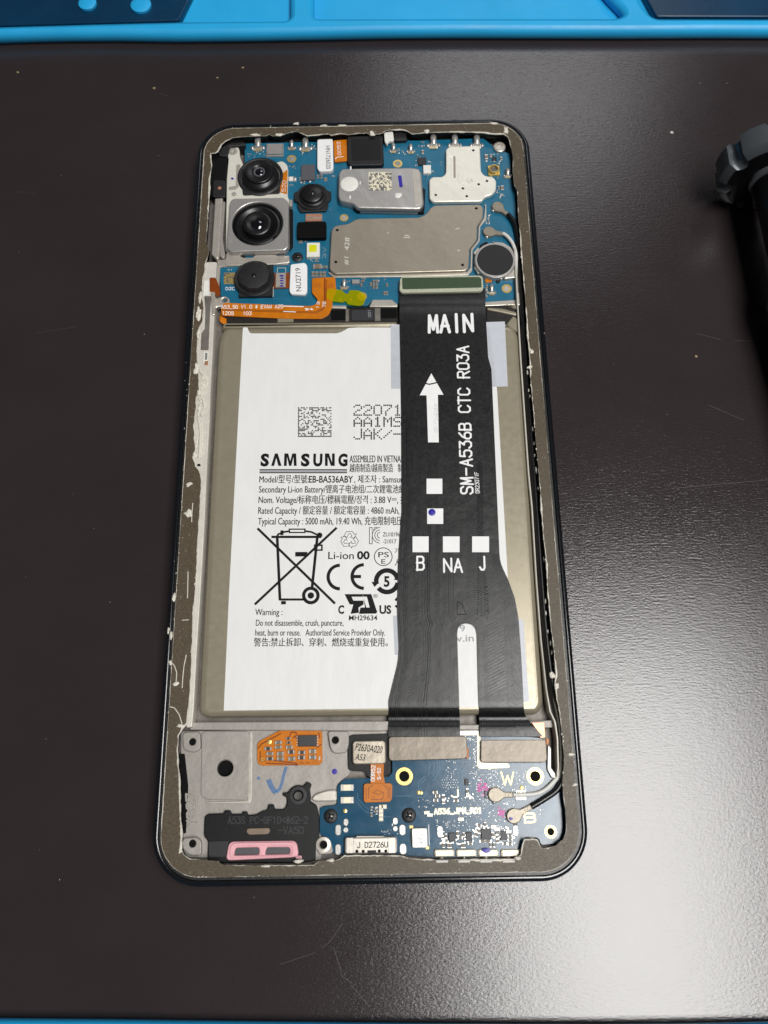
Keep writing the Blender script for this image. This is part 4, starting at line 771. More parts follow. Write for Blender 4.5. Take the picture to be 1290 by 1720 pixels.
b.build('rule', INK, LBL); b = MB(); b.stroke([P(436, 791.5, ZL), P(583, 791.5, ZL)], .3, ZL-.001, .006); b.build('rule', M['inkgrey'], LBL)
T('ASSEMBLED IN VIETNAM', 587, 679, 776.7, 12.3); T('越南制造/越南製造   制', 587, 676, 792, 11.5)
T('Model/型号/型號:', 435.3, 518, 810.5, 11.3); T('EB-BA536ABY', 518.6, 593, 810.5, 11.6, .02); T(', 제조자 : Samsun', 595, 677, 810.5, 11.3)
T('Secondary Li-ion Battery/锂离子电池组/二次鋰電池組', 434.7, 680, 827.4, 11.5); T('Nom. Voltage/标称电压/標稱電壓/정격 : 3.88 V⎓, 持', 434, 683, 845, 11.6)
T('Rated Capacity / 额定容量 / 額定電容量 : 4860 mAh, 1', 433.4, 677, 863, 11.7); T('Typical Capacity : 5000 mAh, 19.40 Wh, 充电限制电压', 433, 676, 881, 11.8)
def Z(u, v): return (400+u/4.3, 860+v/4.3)
def ZM_(u, v): return P(*Z(u, v), ZL)
def TZ(body, u0, u1, vb, vt, bold=0.0, **k): return T(body, 400+u0/4.3, 400+u1/4.3, 860+vb/4.3, (vb-vt)/4.3, bold, **k)
TZ('Warning :', 122, 318, 745, 697); TZ('Do not disassemble, crush, puncture,', 127, 760, 822, 775); TZ('heat, burn or reuse.   Authorized Service Provider Only.', 122, 1060, 893, 845); TZ('警告:禁止拆卸、穿刺、燃烧或重复使用。', 112, 1080, 966, 916)
TZ('Li-ion', 650, 834, 340, 284); TZ('00', 858, 950, 340, 282, .035); TZ('ZU10196', 1045, 1166, 177, 145); TZ('-21017', 1045, 1142, 227, 195); TZ('MH29634', 800, 1005, 782, 745, .015); TZ('C', 722, 765, 733, 673, .04); TZ('US', 1020, 1106, 733, 673, .04)
TZ('PS', 1012, 1088, 327, 287); TZ('E', 1034, 1064, 374, 338); TZ('5', 1052, 1094, 537, 462, .035); TZ('®', 976, 1008, 620, 593, font_h=.72); TZ('가', 1130, 1166, 300, 265); TZ('人', 1130, 1166, 385, 345)
b = MB(); hz = [0]
def zs(pts, wd, closed=False): hz[0] += 1; b.stroke([ZM_(*p) for p in pts], wd*.0265, ZL, .012+.0012*(hz[0] % 8), closed=closed)
def arc(cx, cy, r, a0, a1, n=24): return [(cx+r*math.cos(math.radians(a0+(a1-a0)*i/n)), cy-r*math.sin(math.radians(a0+(a1-a0)*i/n))) for i in range(n+1)]
# crossed-out wheeled bin
zs([(140, 118), (700, 662)], 18); zs([(712, 113), (120, 668)], 18); zs([(240, 180), (600, 180)], 18); zs([(282, 180), (302, 634)], 20); zs([(572, 180), (534, 545)], 20); zs([(295, 632), (480, 632)], 16)
zs([(278, 180), (290, 160), (330, 145), (375, 137)], 14); zs([(480, 137), (530, 145), (572, 165), (590, 180)], 14); zs([(370, 124), (482, 124), (482, 148), (370, 148)], 10, True); zs([(305, 150), (328, 150)], 36)
zs([(412, 305), (500, 305)], 34); zs([(553, 240), (605, 240), (605, 275), (553, 275)], 12, True); zs([(310, 655), (345, 655)], 24); zs(arc(525, 603, 52, 0, 360, 30)[:-1], 24, True); b.dot(*ZM_(525, 603), .62, ZL, .016, 16); b.dot(*ZM_(588, 168), .56, ZL, .018, 14)
# CE, recycling ring, circle mark
zs(arc(735, 470, 85, 90, 270), 24); zs(arc(908, 466, 85, 90, 270), 24); zs([(826, 466), (888, 466)], 24); zs(arc(1048, 323, 64, 0, 360, 40)[:-1], 6, True)
zs(arc(1075, 500, 78, 14, 196), 34); zs(arc(1075, 500, 78, 218, 352), 34); b.prism([ZM_(*p) for p in ((962, 505), (1018, 508), (986, 542))], ZL, ZL+.02); b.prism([ZM_(*p) for p in ((1124, 490), (1180, 495), (1150, 460))], ZL, ZL+.02)
# component mark
for pg in ([(768, 592), (905, 592), (968, 690), (985, 592), (985, 592)],): pass
b.prism([ZM_(*p) for p in ((768, 593), (902, 593), (902, 612), (838, 612), (854, 640), (906, 640), (906, 668), (870, 690), (872, 728), (812, 736), (832, 668), (806, 668))], ZL, ZL+.014)
b.prism([ZM_(*p) for p in ((902, 593), (958, 593), (982, 690), (946, 690), (960, 712), (1004, 712), (1004, 722), (996, 734), (872, 736), (884, 690), (916, 690))], ZL, ZL+.016)
b.prism([ZM_(*p) for p in ((912, 593), (962, 593), (1004, 722), (996, 734), (940, 734))], ZL, ZL+.0185)
b.build('printed_marks', INK, LBL, smooth=0)
b = MB(); b.prism([ZM_(*p) for p in ((820, 612), (858, 612), (868, 640), (832, 640))], ZL+.014, ZL+.021); b.prism([ZM_(*p) for p in ((903, 612), (930, 612), (950, 690), (926, 690))], ZL+.014, ZL+.024); b.build('printed_mark_gaps', M['label'], LBL, smooth=0)
# chasing arrows outline, certification letters outline, partial mark at the cable edge
b = MB(); hz[0] = 0
for k in range(3):
    a0 = math.radians(120*k); 
    def ro(x, y): return (805+ (x*math.cos(a0)-y*math.sin(a0)), 200+(x*math.sin(a0)+y*math.cos(a0))*.95)
    zs([ro(*p) for p in ((-42, -26), (-22, -62), (20, -62), (34, -40), (48, -46), (36, -12), (4, -18), (18, -28), (6, -46), (-6, -46), (-20, -16))], 4, True)
zs([(948, 112), (968, 112), (968, 165), (985, 112), (1005, 112)], 5); zs([(948, 112), (948, 230), (968, 230), (968, 175)], 5); zs(arc(1025, 168, 56, 90, 268), 5); zs(arc(1025, 168, 38, 90, 268), 5); zs(arc(1025, 168, 20, 90, 268), 5); zs([(1135, 640), (1160, 610)], 16); zs([(1135, 675), (1165, 700)], 16)
b.build('printed_marks', INK, LBL, smooth=0)
# inkjet dots
b = MB()
for r_, (row, v0, v1) in enumerate((('22071', 132, 203), ('AA1MS', 220, 283), ('JAK/-', 305, 375))):
    for i, ch in enumerate(row):
        for j, bits in enumerate(DOT[ch]):
            for k, bit in enumerate(bits):
                if bit == '1': u = 838+i*72+k*13; v = v0+(v1-v0)*j/6; b.dot(*P(400+u/4.3, 650+v/4.3, ZL), .18, ZL, .012, 8)
o = b.build('inkjet_lettering', INK, LBL, smooth=0)
b = MB()
for i in range(24):
    for j in range(21):
        on = i == 0 or j == 20 or (i == 23 and j % 2 == 0) or (j == 0 and i % 2 == 0) or random.random() < .42
        if on: b.dot(*P(501.5+i*2.36, 685+j*2.4, ZL), .155, ZL, .012, 6)
o = b.build('code_dots', INK, LBL, smooth=0); o['kind'] = 'stuff'
TT = lambda body, p0, p1, cap: text('lettering', body, p0, p1, cap, ZL+.04, M['inkgrey'], LBL, .01)
text('lettering', '9', (773, 1061), (782, 1060), 11, ZL+.005, M['inkgrey'], LBL, .01); text('lettering', 'gov.in', (745, 1079), (796, 1077), 12, ZL+.005, M['inkgrey'], LBL, .01)

# ------------------------------------------------------------------ ribbon cable
def lerp_tab(tab, y):
    if y <= tab[0][0]: return tab[0][1]
    for (a, va), (b_, vb) in zip(tab, tab[1:]):
        if y <= b_: return va+(vb-va)*(y-a)/(b_-a)
    return tab[-1][1]
RL = [(484, 671), (521, 671), (600, 672.5), (700, 674), (800, 674.5), (862, 674.5), (905, 671), (949, 668.5), (1024, 667), (1070, 669), (1086, 670), (1105, 669), (1118, 667), (1150, 659), (1177, 652.5), (1237, 652.5)]
RR = [(484, 815), (521, 815.6), (600, 820), (612, 822.5), (619, 825.5), (737, 830.7), (870, 836.5), (930, 839), (944, 840.5), (958, 846), (972, 853), (1004, 864.6), (1038, 871), (1100, 875.5), (1148, 878), (1190, 880), (1200, 881.5), (1212, 890), (1237, 912)]
SL = [(1047, 782.7), (1048, 777), (1051, 772.5), (1056, 769), (1066, 768), (1150, 770.5), (1237, 773)]
SR = [(1047, 782.7), (1048, 790), (1051, 795), (1056, 799), (1066, 801), (1150, 803), (1237, 806)]
ZR = [(484, 5.95), (500, 5.95), (508, 6.05), (515, 6.3), (520, 6.42), (530, 6.52), (1181, 6.52), (1188, 6.42), (1194, 6.15), (1200, 5.8), (1204, 5.45), (1208, 5.35), (1214, 5.5), (1220, 5.8), (1240, 5.85)]
RIB = None
def ribbon():
    ys = sorted(set([484, 490, 500, 504, 508, 512, 515, 518, 522, 530, 540] + list(range(560, 900, 20)) + list(range(900, 1047, 8)) + [1047, 1047.6, 1048.6, 1050, 1052, 1054, 1057, 1061, 1066] + list(range(1074, 1176, 8)) + [1176, 1180, 1184, 1188, 1190, 1192, 1194, 1197, 1200, 1203, 1206, 1210, 1215, 1219, 1222, 1230, 1237]))
    b = MB(); th = .09; NX = 8
    def strip(yy, fl, fr):
        n = NX+1; v = []; f = []
        for y in yy:
            z = lerp_tab(ZR, y); a = fl(y); c = fr(y)
            for i in range(n): x = a+(c-a)*i/NX; p = P(x, y, z); v.append((p[0], p[1], z))
        k = len(v); v += [(x, y, z-th) for x, y, z in v]
        for r in range(len(yy)-1):
            for i in range(NX):
                q = r*n+i; f.append((q, q+1, q+n+1, q+n)); f.append((k+q, k+q+n, k+q+n+1, k+q+1))
            for i in (0, NX): q = r*n+i; f.append((q, q+n, k+q+n, k+q))
        for r in (0, len(yy)-1):
            for i in range(NX): q = r*n+i; f.append((q, k+q, k+q+1, q+1))
        b.add(v, f)
    up = [y for y in ys if y <= 1047]; lo = [y for y in ys if y >= 1047]
    strip(up, lambda y: lerp_tab(RL, y), lambda y: 782.7 if False else lerp_tab(RR, y))
    strip(lo, lambda y: lerp_tab(RL, y), lambda y: lerp_tab(SL, y)); strip(lo, lambda y: lerp_tab(SR, y), lambda y: lerp_tab(RR, y))
    return b.build('ribbon_cable', M['ribbon'], PH, 40)
RIB = ribbon()
def rz(y): return lerp_tab(ZR, y)
# raised conductor lines that follow the cable
b = MB(); random.seed(3)
def rline(fx, y0, y1, wd, step=14, h=.03):
    pts = []; zs_ = []
    y = y0
    while y < y1+step:
        yy = min(y, y1); z = rz(yy); p = P(fx(yy), yy, z); pts.append((p[0], p[1], z)); y += step if not (1170 < yy < 1230) else 3
    v = []; f = []
    for x, y_, z in pts: v += [(x-wd/2, y_, z-.002), (x-wd*.3, y_, z+h), (x+wd*.3, y_, z+h), (x+wd/2, y_, z-.002)]
    for i in range(len(pts)-1):
        for q in range(3): f.append((i*4+q, i*4+4+q, i*4+5+q, i*4+1+q))
    b.add(v, f)
LFT = lambda t: (lambda y: lerp_tab(RL, y)+t*((lerp_tab(SL, y) if y > 1047 else 768+ (y-1047)*.01)-lerp_tab(RL, y)))
RGT = lambda t: (lambda y: (lerp_tab(SR, y) if y > 1066 else 801)+t*(lerp_tab(RR, y)-(lerp_tab(SR, y) if y > 1066 else 801)))
for t in (.04, .1, .13, .16, .42, .46, .5, .53, .68, .71, .86, .9, .94): rline(LFT(t), 880 if t > .2 else 700, 1236, random.choice((.08, .1, .14)))
for t in (.5, .54): rline(LFT(t), 530, 1236, .1)
for t in (.06, .1, .68, .72, .76, .8, .84, .88, .92, .96): rline(RGT(t), 930 if t > .6 else 1070, 1236, .1, 8)
for t in (.1, .2): rline(LFT(t), 525, 800, .08)
b.build('conductor_lines', M['ribline'], RIB, smooth=0)['kind'] = 'stuff'
b = MB()                                                                     # cross-hatched ground plane showing through the coverlay
def hatch(fx0, fx1, y0, y1, sy, sl):
    y = y0
    while y < y1:
        z = rz(y)
        if y < 1172:
            x0, x1 = fx0(y), fx1(y); a, c = P(x0, y, z), P(x1, y-sl, z); b.stroke([a, c], .17, z-.002, .03)
        y += sy
hatch(LFT(.27), LFT(.36), 560, 1236, 5, 5); hatch(LFT(.62), LFT(.68), 700, 1236, 3.4, 4); hatch(LFT(.76), LFT(.83), 860, 1236, 3.4, -4); hatch(RGT(.22), RGT(.62), 960, 1236, 5.6, 16); hatch(lambda y: 783, lambda y: 800, 860, 1040, 4, 6); hatch(RGT(0), RGT(.3), 780, 1040, 4, 7); hatch(RGT(.05), RGT(.14), 1070, 1236, 3.6, 4); hatch(RGT(.3), RGT(.0), 780, 1040, 4.1, 7)
b.build('ground_hatch', M['ribline'], RIB, smooth=0)['kind'] = 'stuff'
b = MB(); b.stroke([P(x, y, 6.53) for x, y in ((768, 1032), (768, 1010), (776, 1014), (783, 1032))], .1, 6.54, .016, closed=True); b.build('keyhole_outline', M['void'], RIB)
# printed legend
ZT = 6.55
strokes('lettering', 'MAIN', (721, 557), (794, 556), 27, ZT, M['white'], RIB, .62, .012)
strokes('lettering', 'SM-A536B CTC R03A', (794, 829), (786, 582), 19, ZT, M['white'], RIB, .36, .012, adv=5.7)
strokes('lettering', 'DR2307IF', (805.5, 828), (803.5, 793), 6.5, ZT, M['white'], RIB, .13, .012)
for t_, x0, x1, y0, y1 in (('B', 701, 712, 957, 935), ('NA', 746, 776, 960, 939), ('J', 806, 815, 957, 936)): strokes('lettering', t_, (x0, y0), (x1, y0), y0-y1, ZT, M['white'], RIB, .36, .012)
def mark(pts): b = MB(); b.prism(PP(pts, ZT+.012), ZT-.01, ZT+.012); return b.build('white_mark', M['white'], RIB)
mark([(724.5, 627), (745, 663), (735.5, 663), (737, 743), (719, 743), (716.5, 664), (705, 664)])
for x0, y0, x1, y1 in ((716.5, 804, 743, 829.5), (717.5, 854, 744.5, 880), (693, 901, 720, 927.5), (744, 901, 772, 927.5), (793, 901, 821.5, 927.5)): mark([(x0, y0), (x1, y0), (x1, y1), (x0, y1)])
b = MB(); b.stroke([P(x, y, ZT+.013) for x, y in ((715, 644), (721, 645.5), (728, 644), (734, 642.5))], .28, ZT+.012, .01); b.build('pen_stroke', INK, RIB)
b = MB(); b.dot(*P(725.5, 860.5, ZT+.013), .72, ZT+.011, .04, 18); b.build('marker_dot', M['violet'], RIB)
b = MB(); random.seed(5)
for i in range(7):
    for j in range(7):
        for k in range(5):
            if random.random() < .42: b.dot(*P(729+k*1.5, 677+i*7.4+j*.95, ZT+.012), .05, ZT+.011, .008, 5)
o = b.build('inkjet_dots', INK, RIB, smooth=0); o['kind'] = 'stuff'
# ends: green stiffener at the top, steel plates at the bottom
G = pplate('board_connector', [(672, 468), (676, 464), (806, 462.5), (811, 465), (812, 485), (808, 489), (675, 491.5), (671, 488)], 5.02, 6.55, .1, M['greenedge'], PH, .4)
pplate('stiffener', [(675, 466.5), (805, 465), (808.5, 468), (809, 483), (676, 486)], 6.5, 6.58, .03, M['green'], G, .3)
prs = pplate('board_connector', [(653, 1240), (657, 1237.5), (778, 1236.5), (784, 1239), (785, 1271), (780, 1274.5), (657, 1278), (653, 1274)], 5.02, 6.1, .1, M['stiff'], PH, .3)
prs2 = pplate('board_connector', [(808, 1243), (917, 1242.5), (919, 1276), (915, 1280.5), (810, 1280.5), (807.5, 1277)], 5.02, 6.1, .1, M['stiff'], PH, .3)
pplate('amber_edge', [(784, 1256), (787, 1256), (787, 1273), (783, 1275)], 5.1, 5.9, .05, M['flex'], prs, .2)
pplate('amber_edge', [(917, 1240), (922, 1241), (922, 1249), (918, 1252)], 5.1, 5.9, .05, M['flex'], prs2, .2)
pplate('grounding_foil', [(893, 1214), (914, 1213), (916, 1238), (908, 1240), (902, 1226)], 5.0, 5.7, .05, M['copper'], PH, .2)
pplate('cream_frame', [(801, 1232), (807, 1231), (809, 1281), (855, 1282), (857, 1290), (806, 1292), (801, 1288)], 5.0, 5.2, .05, M['cream'], PH, .4)
pplate('wall_clip', [(920, 1250), (926, 1256), (926, 1290), (934, 1300), (934, 1308), (926, 1306), (919, 1292)], 4.6, 5.6, .15, M['silver'], CH, .3)

# ------------------------------------------------------------------ sub board
SB = pplate('charging_board', [(537, 1356), (566, 1352), (566, 1320), (579, 1308), (617, 1307), (652, 1305), (659, 1298), (658, 1236), (775, 1228), (810, 1229), (912, 1240), (918, 1290), (930, 1300), (946, 1322), (949, 1372), (949, 1396), (945, 1407), (932, 1417), (909, 1420), (904, 1407), (880, 1406), (876, 1420), (873, 1434), (868, 1439), (735, 1441), (690, 1438), (668, 1434), (578, 1436), (556, 1432), (549, 1405), (537, 1403)], 4.3, ZB, .06, M['pcb2'], PH, .5)
for x, y, r in ((679, 1304, 1.5), (899, 1304, 1.5), (925, 1397, 1.05)): ring_hole(x, y, r, ZB, SB)
screw(555.5, 1371, 1.2, ZB, SB); screw(687, 1369.5, 1.25, ZB, SB)
b = MB(); random.seed(11)
def V(u, v): return P(700+u/9.92, 1270+v/9.92, ZB)
for l in ([(350, 80), (350, 290), (270, 410)], [(375, 80), (375, 270)], [(400, 80), (400, 240)], [(425, 80), (425, 210)], [(450, 80), (450, 180)], [(300, 95), (305, 280), (250, 345)], [(270, 100), (280, 240), (240, 300)], [(205, 115), (205, 320)], [(230, 110), (230, 210)], [(140, 330), (30, 440), (25, 610)], [(155, 370), (70, 460), (68, 610)], [(610, 80), (620, 190), (680, 250), (690, 510), (740, 575)], [(655, 80), (660, 170), (715, 230), (720, 490), (755, 525)], [(685, 80), (690, 160), (750, 240), (770, 330)], [(712, 80), (712, 150), (790, 230), (810, 310)], [(165, 580), (110, 640)], [(185, 610), (120, 685), (0, 690)], [(1280, 790), (1110, 960), (1090, 1090)], [(1290, 830), (1150, 980), (1130, 1090)], [(895, 380), (945, 400), (955, 720)], [(410, 580), (405, 740)], [(460, 590), (450, 700)]): b.stroke([V(*p) for p in l], .13, ZB-.002, .022)
for (pts) in ([(600, 1340), (614, 1356), (640, 1368)], [(665, 1337), (690, 1337)], [(598, 1345), (612, 1362), (630, 1370)], [(601, 1332), (601, 1340)], [(644, 1372), (656, 1372)]): b.stroke([P(x, y, ZB) for x, y in pts], .1, ZB-.002, .02)
b.build('board_traces', M['trace'], SB)['kind'] = 'stuff'
b = MB()                                                                     # plated vias
def vias(x0, y0, x1, y1, n, r=.09):
    for k in range(n): b.dot(*P(random.uniform(x0, x1), random.uniform(y0, y1), ZB), r*random.uniform(.7, 1.2), ZB-.002, .025, 6)
for i in range(7):
    for j in range(4): b.dot(*P(743+i*4+(j % 2)*2, 1310+j*4.2, ZB), .085, ZB-.002, .025, 6)
vias(748, 1275, 770, 1330, 34); vias(785, 1240, 806, 1320, 60); vias(800, 1292, 845, 1340, 90); vias(702, 1343, 730, 1356, 16); vias(730, 1376, 790, 1395, 40); vias(765, 1335, 790, 1375, 26); vias(790, 1340, 830, 1378, 40); vias(826, 1345, 870, 1380, 30); vias(860, 1296, 885, 1330, 26); vias(776, 1232, 803, 1245, 26); vias(890, 1345, 915, 1372, 12); vias(640, 1394, 668, 1402, 12); vias(825, 1385, 845, 1400, 20); vias(795, 1255, 802, 1300, 20)
o = b.build('plated_vias', M['solder'], SB, smooth=0); o['kind'] = 'stuff'
for x, y in ((583, 1323), (583, 1344)):
    c = comp('fuse', x, y, 1.1, 2.3, 90, SB, ZB, 'cream', .45, .22)
for x, y, wd, ln, a, bd in ((645, 1355, 1.0, .75, 0, 'cream'), (640, 1355, .8, .7, 0, 'cream'), (640, 1362, .8, .7, 0, 'cream'), (640, 1369, .8, .7, 0, 'cream'), (640, 1376, .8, .7, 0, 'cream'), (624, 1358, .4, .7, 0, 'capgrey'), (624, 1368, .4, .7, 0, 'capgrey'), (631, 1363, .4, .7, 90, 'capgrey'), (731, 1331, .6, .9, 90, 'capgrey'), (735, 1337, .6, .9, 90, 'capgrey'), (745, 1340, .6, 1.2, 0, 'capgrey'), (732, 1344, .6, .9, 90, 'capgrey'), (745, 1346, .6, .9, 0, 'capgrey'), (766, 1345, .5, .9, 90, 'capgrey'), (785, 1329, .5, 1.0, 0, 'capgrey'), (717, 1365, .6, 1.0, 90, 'cream'), (722, 1369, .6, 1.0, 90, 'cream'), (774, 1376, .6, 1.0, 90, 'cream'), (787, 1337, .5, .8, 90, 'cream'), (749, 1404, .45, .8, 0, 'capgrey'), (769, 1400, .6, .9, 0, 'capgrey'), (773, 1407, .6, .9, 90, 'capgrey'), (779, 1402, .45, .8, 0, 'capgrey'), (801, 1402, .45, .9, 0, 'capgrey'), (805, 1396, .5, .9, 0, 'capgrey'), (805, 1387, .5, .9, 90, 'capgrey'), (815, 1385, .5, .9, 0, 'capgrey'), (828, 1402, .5, .9, 0, 'capgrey'), (835, 1398, .5, .9, 0, 'capgrey'), (835, 1406, .5, .9, 0, 'capgrey'), (836, 1412, .5, .9, 0, 'capgrey'), (854, 1397, .5, .9, 90, 'cream'), (857, 1404, .5, .9, 90, 'capgrey'), (857, 1411, .5, .9, 90, 'capgrey'), (857, 1418, .5, .9, 90, 'capgrey'), (820, 1413, .5, 1.3, 90, 'capgrey'), (811, 1413, .5, 1.2, 90, 'capgrey'), (753, 1420, .45, .9, 0, 'capgrey'), (757, 1420, .45, .9, 0, 'capgrey'), (776, 1420, .45, .9, 0, 'capgrey'), (780, 1420, .45, .9, 0, 'capgrey'), (745, 1420, .5, .8, 0, 'capgrey'), (750, 1412, .45, .8, 0, 'capgrey'), (790, 1417, .5, .9, 90, 'capgrey'), (848, 1417, .5, .9, 90, 'capgrey'), (830, 1419, .4, .9, 0, 'capgrey'), (824, 1419, .4, .9, 0, 'capgrey'), (829, 1389, .6, .9, 90, 'cream'), (835, 1393, .6, .9, 90, 'cream'), (680, 1322, .01, .01, 0, 'cream'), (871, 1330, .6, 1.0, 90, 'cream'), (879, 1341, .6, 1.0, 90, 'cream'), (878, 1330, .6, 1.0, 90, 'cream'), (871, 1341, .6, 1.0, 90, 'cream')):
    if wd > .1: comp('capacitor', x, y, wd, ln, a, SB, ZB, bd)
b = MB(); random.seed(31)
for (cx, cy, rx, ry, n) in ((760, 1413, 18, 5, 22), (790, 1408, 10, 8, 16), (802, 1390, 8, 8, 14), (815, 1390, 10, 5, 12), (835, 1404, 6, 12, 16), (850, 1392, 8, 5, 8), (742, 1408, 5, 12, 8), (750, 1342, 8, 5, 6), (630, 1363, 9, 8, 6), (787, 1337, 8, 6, 6), (864, 1412, 4, 12, 5)):
    for k in range(n):
        x, y = P(cx+random.uniform(-rx, rx), cy+random.uniform(-ry, ry), ZB+.1); s_ = random.uniform(.16, .32); b.box(x, y, s_, s_*random.uniform(1, 2), ZB, ZB+random.uniform(.12, .26), .04, random.choice((0, math.pi/2)))
o = b.build('tiny_solder_parts', M['solder'], SB, smooth=0); o['kind'] = 'stuff'
for a in ((754, 1399, 765, 1413), (783, 1398, 793, 1412), (808.5, 1392.5, 824.5, 1409.5), (841, 1396, 851, 1411), (781, 1308, 787, 1319)): chip(*a, SB, ZB, .5, 'chip')
MIC = prbox('microphone', 692, 1391, 718, 1424, ZB, 5.95, .3, .12, M['shield_bright'], SB)
text('lettering', '0T A', (697, 1404), (712, 1404), 4.5, 5.95, M['inkgrey'], MIC); b = MB()
for i in range(8):
    for j in range(6):
        if random.random() < .5: p = P(699+i*1.5, 1408+j*1.7, 5.96); b.box(p[0], p[1], .13, .15, 5.95, 5.96)
o = b.build('code_marks', M['inkgrey'], MIC, smooth=0); o['kind'] = 'stuff'
for x, y in ((691, 1389), (718, 1424)): pbox('gold_pad', x-3, y-2.5, x+3, y+2.5, ZB, ZB+.12, .03, M['gold'], SB)
b = MB(); b.stroke([P(x, y, ZB) for x, y in ((720, 1385), (721, 1420))], .14, ZB, .03); b.build('silkscreen', M['white'], SB)
def slot_pad(px, py, wd, ln): x, y = P(px, py, ZB); b = MB(); b.prism(rrect(x, y, wd, ln, wd*.49), ZB-.01, ZB+.2, .08); return b.build('solder_lug', M['solder'], SB)
for a in ((581, 1381, .9, 1.2), (568, 1394, 1.0, 1.8), (581, 1394, .9, .9), (568, 1427, 1.0, 1.8), (664, 1379, .9, 1.2), (664, 1392, .9, .9), (676, 1394, 1.1, 1.8), (677, 1426, 1.2, 1.8), (739, 1397, 1.0, 1.9), (866, 1395, .9, 1.7), (659, 1385, .3, .5)): slot_pad(*a)
b = MB(); b.dot(*P(579.5, 1362, ZB), .35, ZB, .04, 12); b.dot(*P(703, 1331, ZB), .35, ZB, .05, 10); b.dot(*P(707, 1331.5, ZB), .35, ZB, .05, 10); b.dot(*P(876, 1323, ZB), .4, ZB, .05, 10); b.build('test_pads', M['gold'], SB)
strokes('silkscreen', 'A536_JPN_R01', (730, 1367), (809, 1365), 8, ZB, M['cream'], SB, .26, .025, adv=5.8)
strokes('silkscreen', 'J', (758.5, 1339), (771, 1338.5), 11, ZB, M['cream'], SB, .28, .03); strokes('silkscreen', 'W', (843, 1318), (863, 1318), 20, ZB, M['gold'], SB, .22, .02); strokes('silkscreen', 'B', (882, 1381), (899, 1381), 15, ZB, M['gold'], SB, .24, .02)
b = MB(); random.seed(8)
for k in range(34):
    x, y = 811+random.gauss(0, 5), 1321+random.gauss(0, 5); b.dot(*P(x, y, ZB), .2, ZB, .012+.0005*k, 7)
for k in range(26):
    x, y = 842+random.gauss(0, 3), 1364+random.gauss(0, 3); b.dot(*P(x, y, ZB), .22, ZB, .012+.0005*k, 7)
o = b.build('marker_smudges', M['magenta'], SB, smooth=0); o['kind'] = 'stuff'
plug(832, 1335, 862, 1335, 5.8, CB2, 1.25); plug(863, 1371, 893, 1355, 5.8, CB1, 1.25)
for x, y, a in ((817, 1335, 0), (852, 1371, .5)): pbox('socket_edge', x-2, y-6, x+1, y+6, ZB, ZB+.5, .05, M['chipgrey'], SB)
b = MB(); b.blob(*P(858, 1375, 5.8), 5.75, .5, .35, .08); b.build('marker_dot', M['violet'], SB)
# antenna feet along the lower edge
for i, x in enumerate((746.5, 783.5, 820.5, 858.5)):
    pf = pbox('antenna_foot', x-15.5, 1427, x+15.5, 1439, ZB, 5.7, .15, M['cream'], SB)
    px_ = P(x-4, 1441.5, 5.6); b = MB(); b.blob(px_[0], px_[1], 5.4, .35, .3, .3); b.build('solder_nub', M['solder'], SB)
    for s_ in (-1, 1): rel(pbox('foot_end', x+s_*15.5-1.2, 1428, x+s_*15.5+1.2, 1439, ZB, 5.55, .08, M['silver'], pf), pf)
    pbox('ground_spring', x-14, 1445, x+6, 1449, 6.85, 7.2, .15, M['whitep'], PH)
b = MB(); b.blob(*P(817, 1429, 5.72), 5.68, .9, .45, .05, j=.15); b.build('marker_dot', M['violet'], SB)
# usb receptacle
USB = prbox('usb_port', 579, 1406, 667, 1434, 4.4, 6.3, .4, .25, M['silver'], SB)
pplate('shell_step', [(598, 1404), (646, 1404), (646, 1411), (598, 1411)], 4.6, 6.0, .1, M['silver'], USB, .2)
strokes('lettering', 'J D2726U', (600, 1424), (651, 1423), 9, 6.3, INK, USB, .15, .012)
b = MB()
for x0, x1 in ((583, 592), (655, 663)): b.stroke([P(x0, 1417.5, 6.3), P(x1, 1417.5, 6.3)], .2, 6.3, .012)
b.build('etched_line', INK, USB)
for x, y in ((599.5, 1430), (610, 1430), (637, 1429.5), (648, 1429.5)): cavity('shell_hole', x, y, .22, 6.3, USB)
for x, y0, y1 in ((588, 1407, 1433), (658, 1407, 1433)): pbox('shell_fold', x-6, y0, x+6, y1, 6.25, 6.36, .05, M['silver'], USB)
pbox('shell_notch', 617, 1428, 632, 1435, 6.2, 6.32, .02, M['blackp'], USB)

# ------------------------------------------------------------------ small parts at the bottom
# grey module in a black gasket, with its flex
pplate('gasket', [(583, 1240), (590, 1234), (652, 1232), (656, 1240), (657, 1300), (640, 1306), (617, 1306), (614, 1296), (585, 1294)], 4.0, 4.9, .1, M['blackp'], PH, .5)
AM = prbox('sensor_module', 592, 1244, 648, 1283.5, 4.4, 6.0, .6, .2, M['shield'], PH)
text('lettering', 'P2630A020', (596, 1260), (642, 1265.5), 12.5, 6.0, INK, AM, .01, shear=.25); text('lettering', 'A53', (596, 1276), (613, 1278), 11, 6.0, INK, AM, .01, shear=.25)
FN = pplate('flex_neck', [(622, 1282), (645, 1283), (644, 1302), (647, 1317), (622, 1317), (623, 1302)], 5.05, 5.5, .03, M['flex'], AM, .3)
strokes('silkscreen', '00R52', (629, 1312), (630, 1286), 6, 5.51, M['white'], AM, .14); strokes('silkscreen', 'S-52', (639, 1309), (639, 1290), 5, 5.51, M['white'], AM, .12)
FC = pplate('flex_connector', [(611, 1318), (615, 1316), (656, 1315.5), (659, 1319), (658, 1343), (654, 1347), (614, 1348), (611, 1345)], 5.02, 5.75, .06, M['flex'], AM, .4)
b = MB()
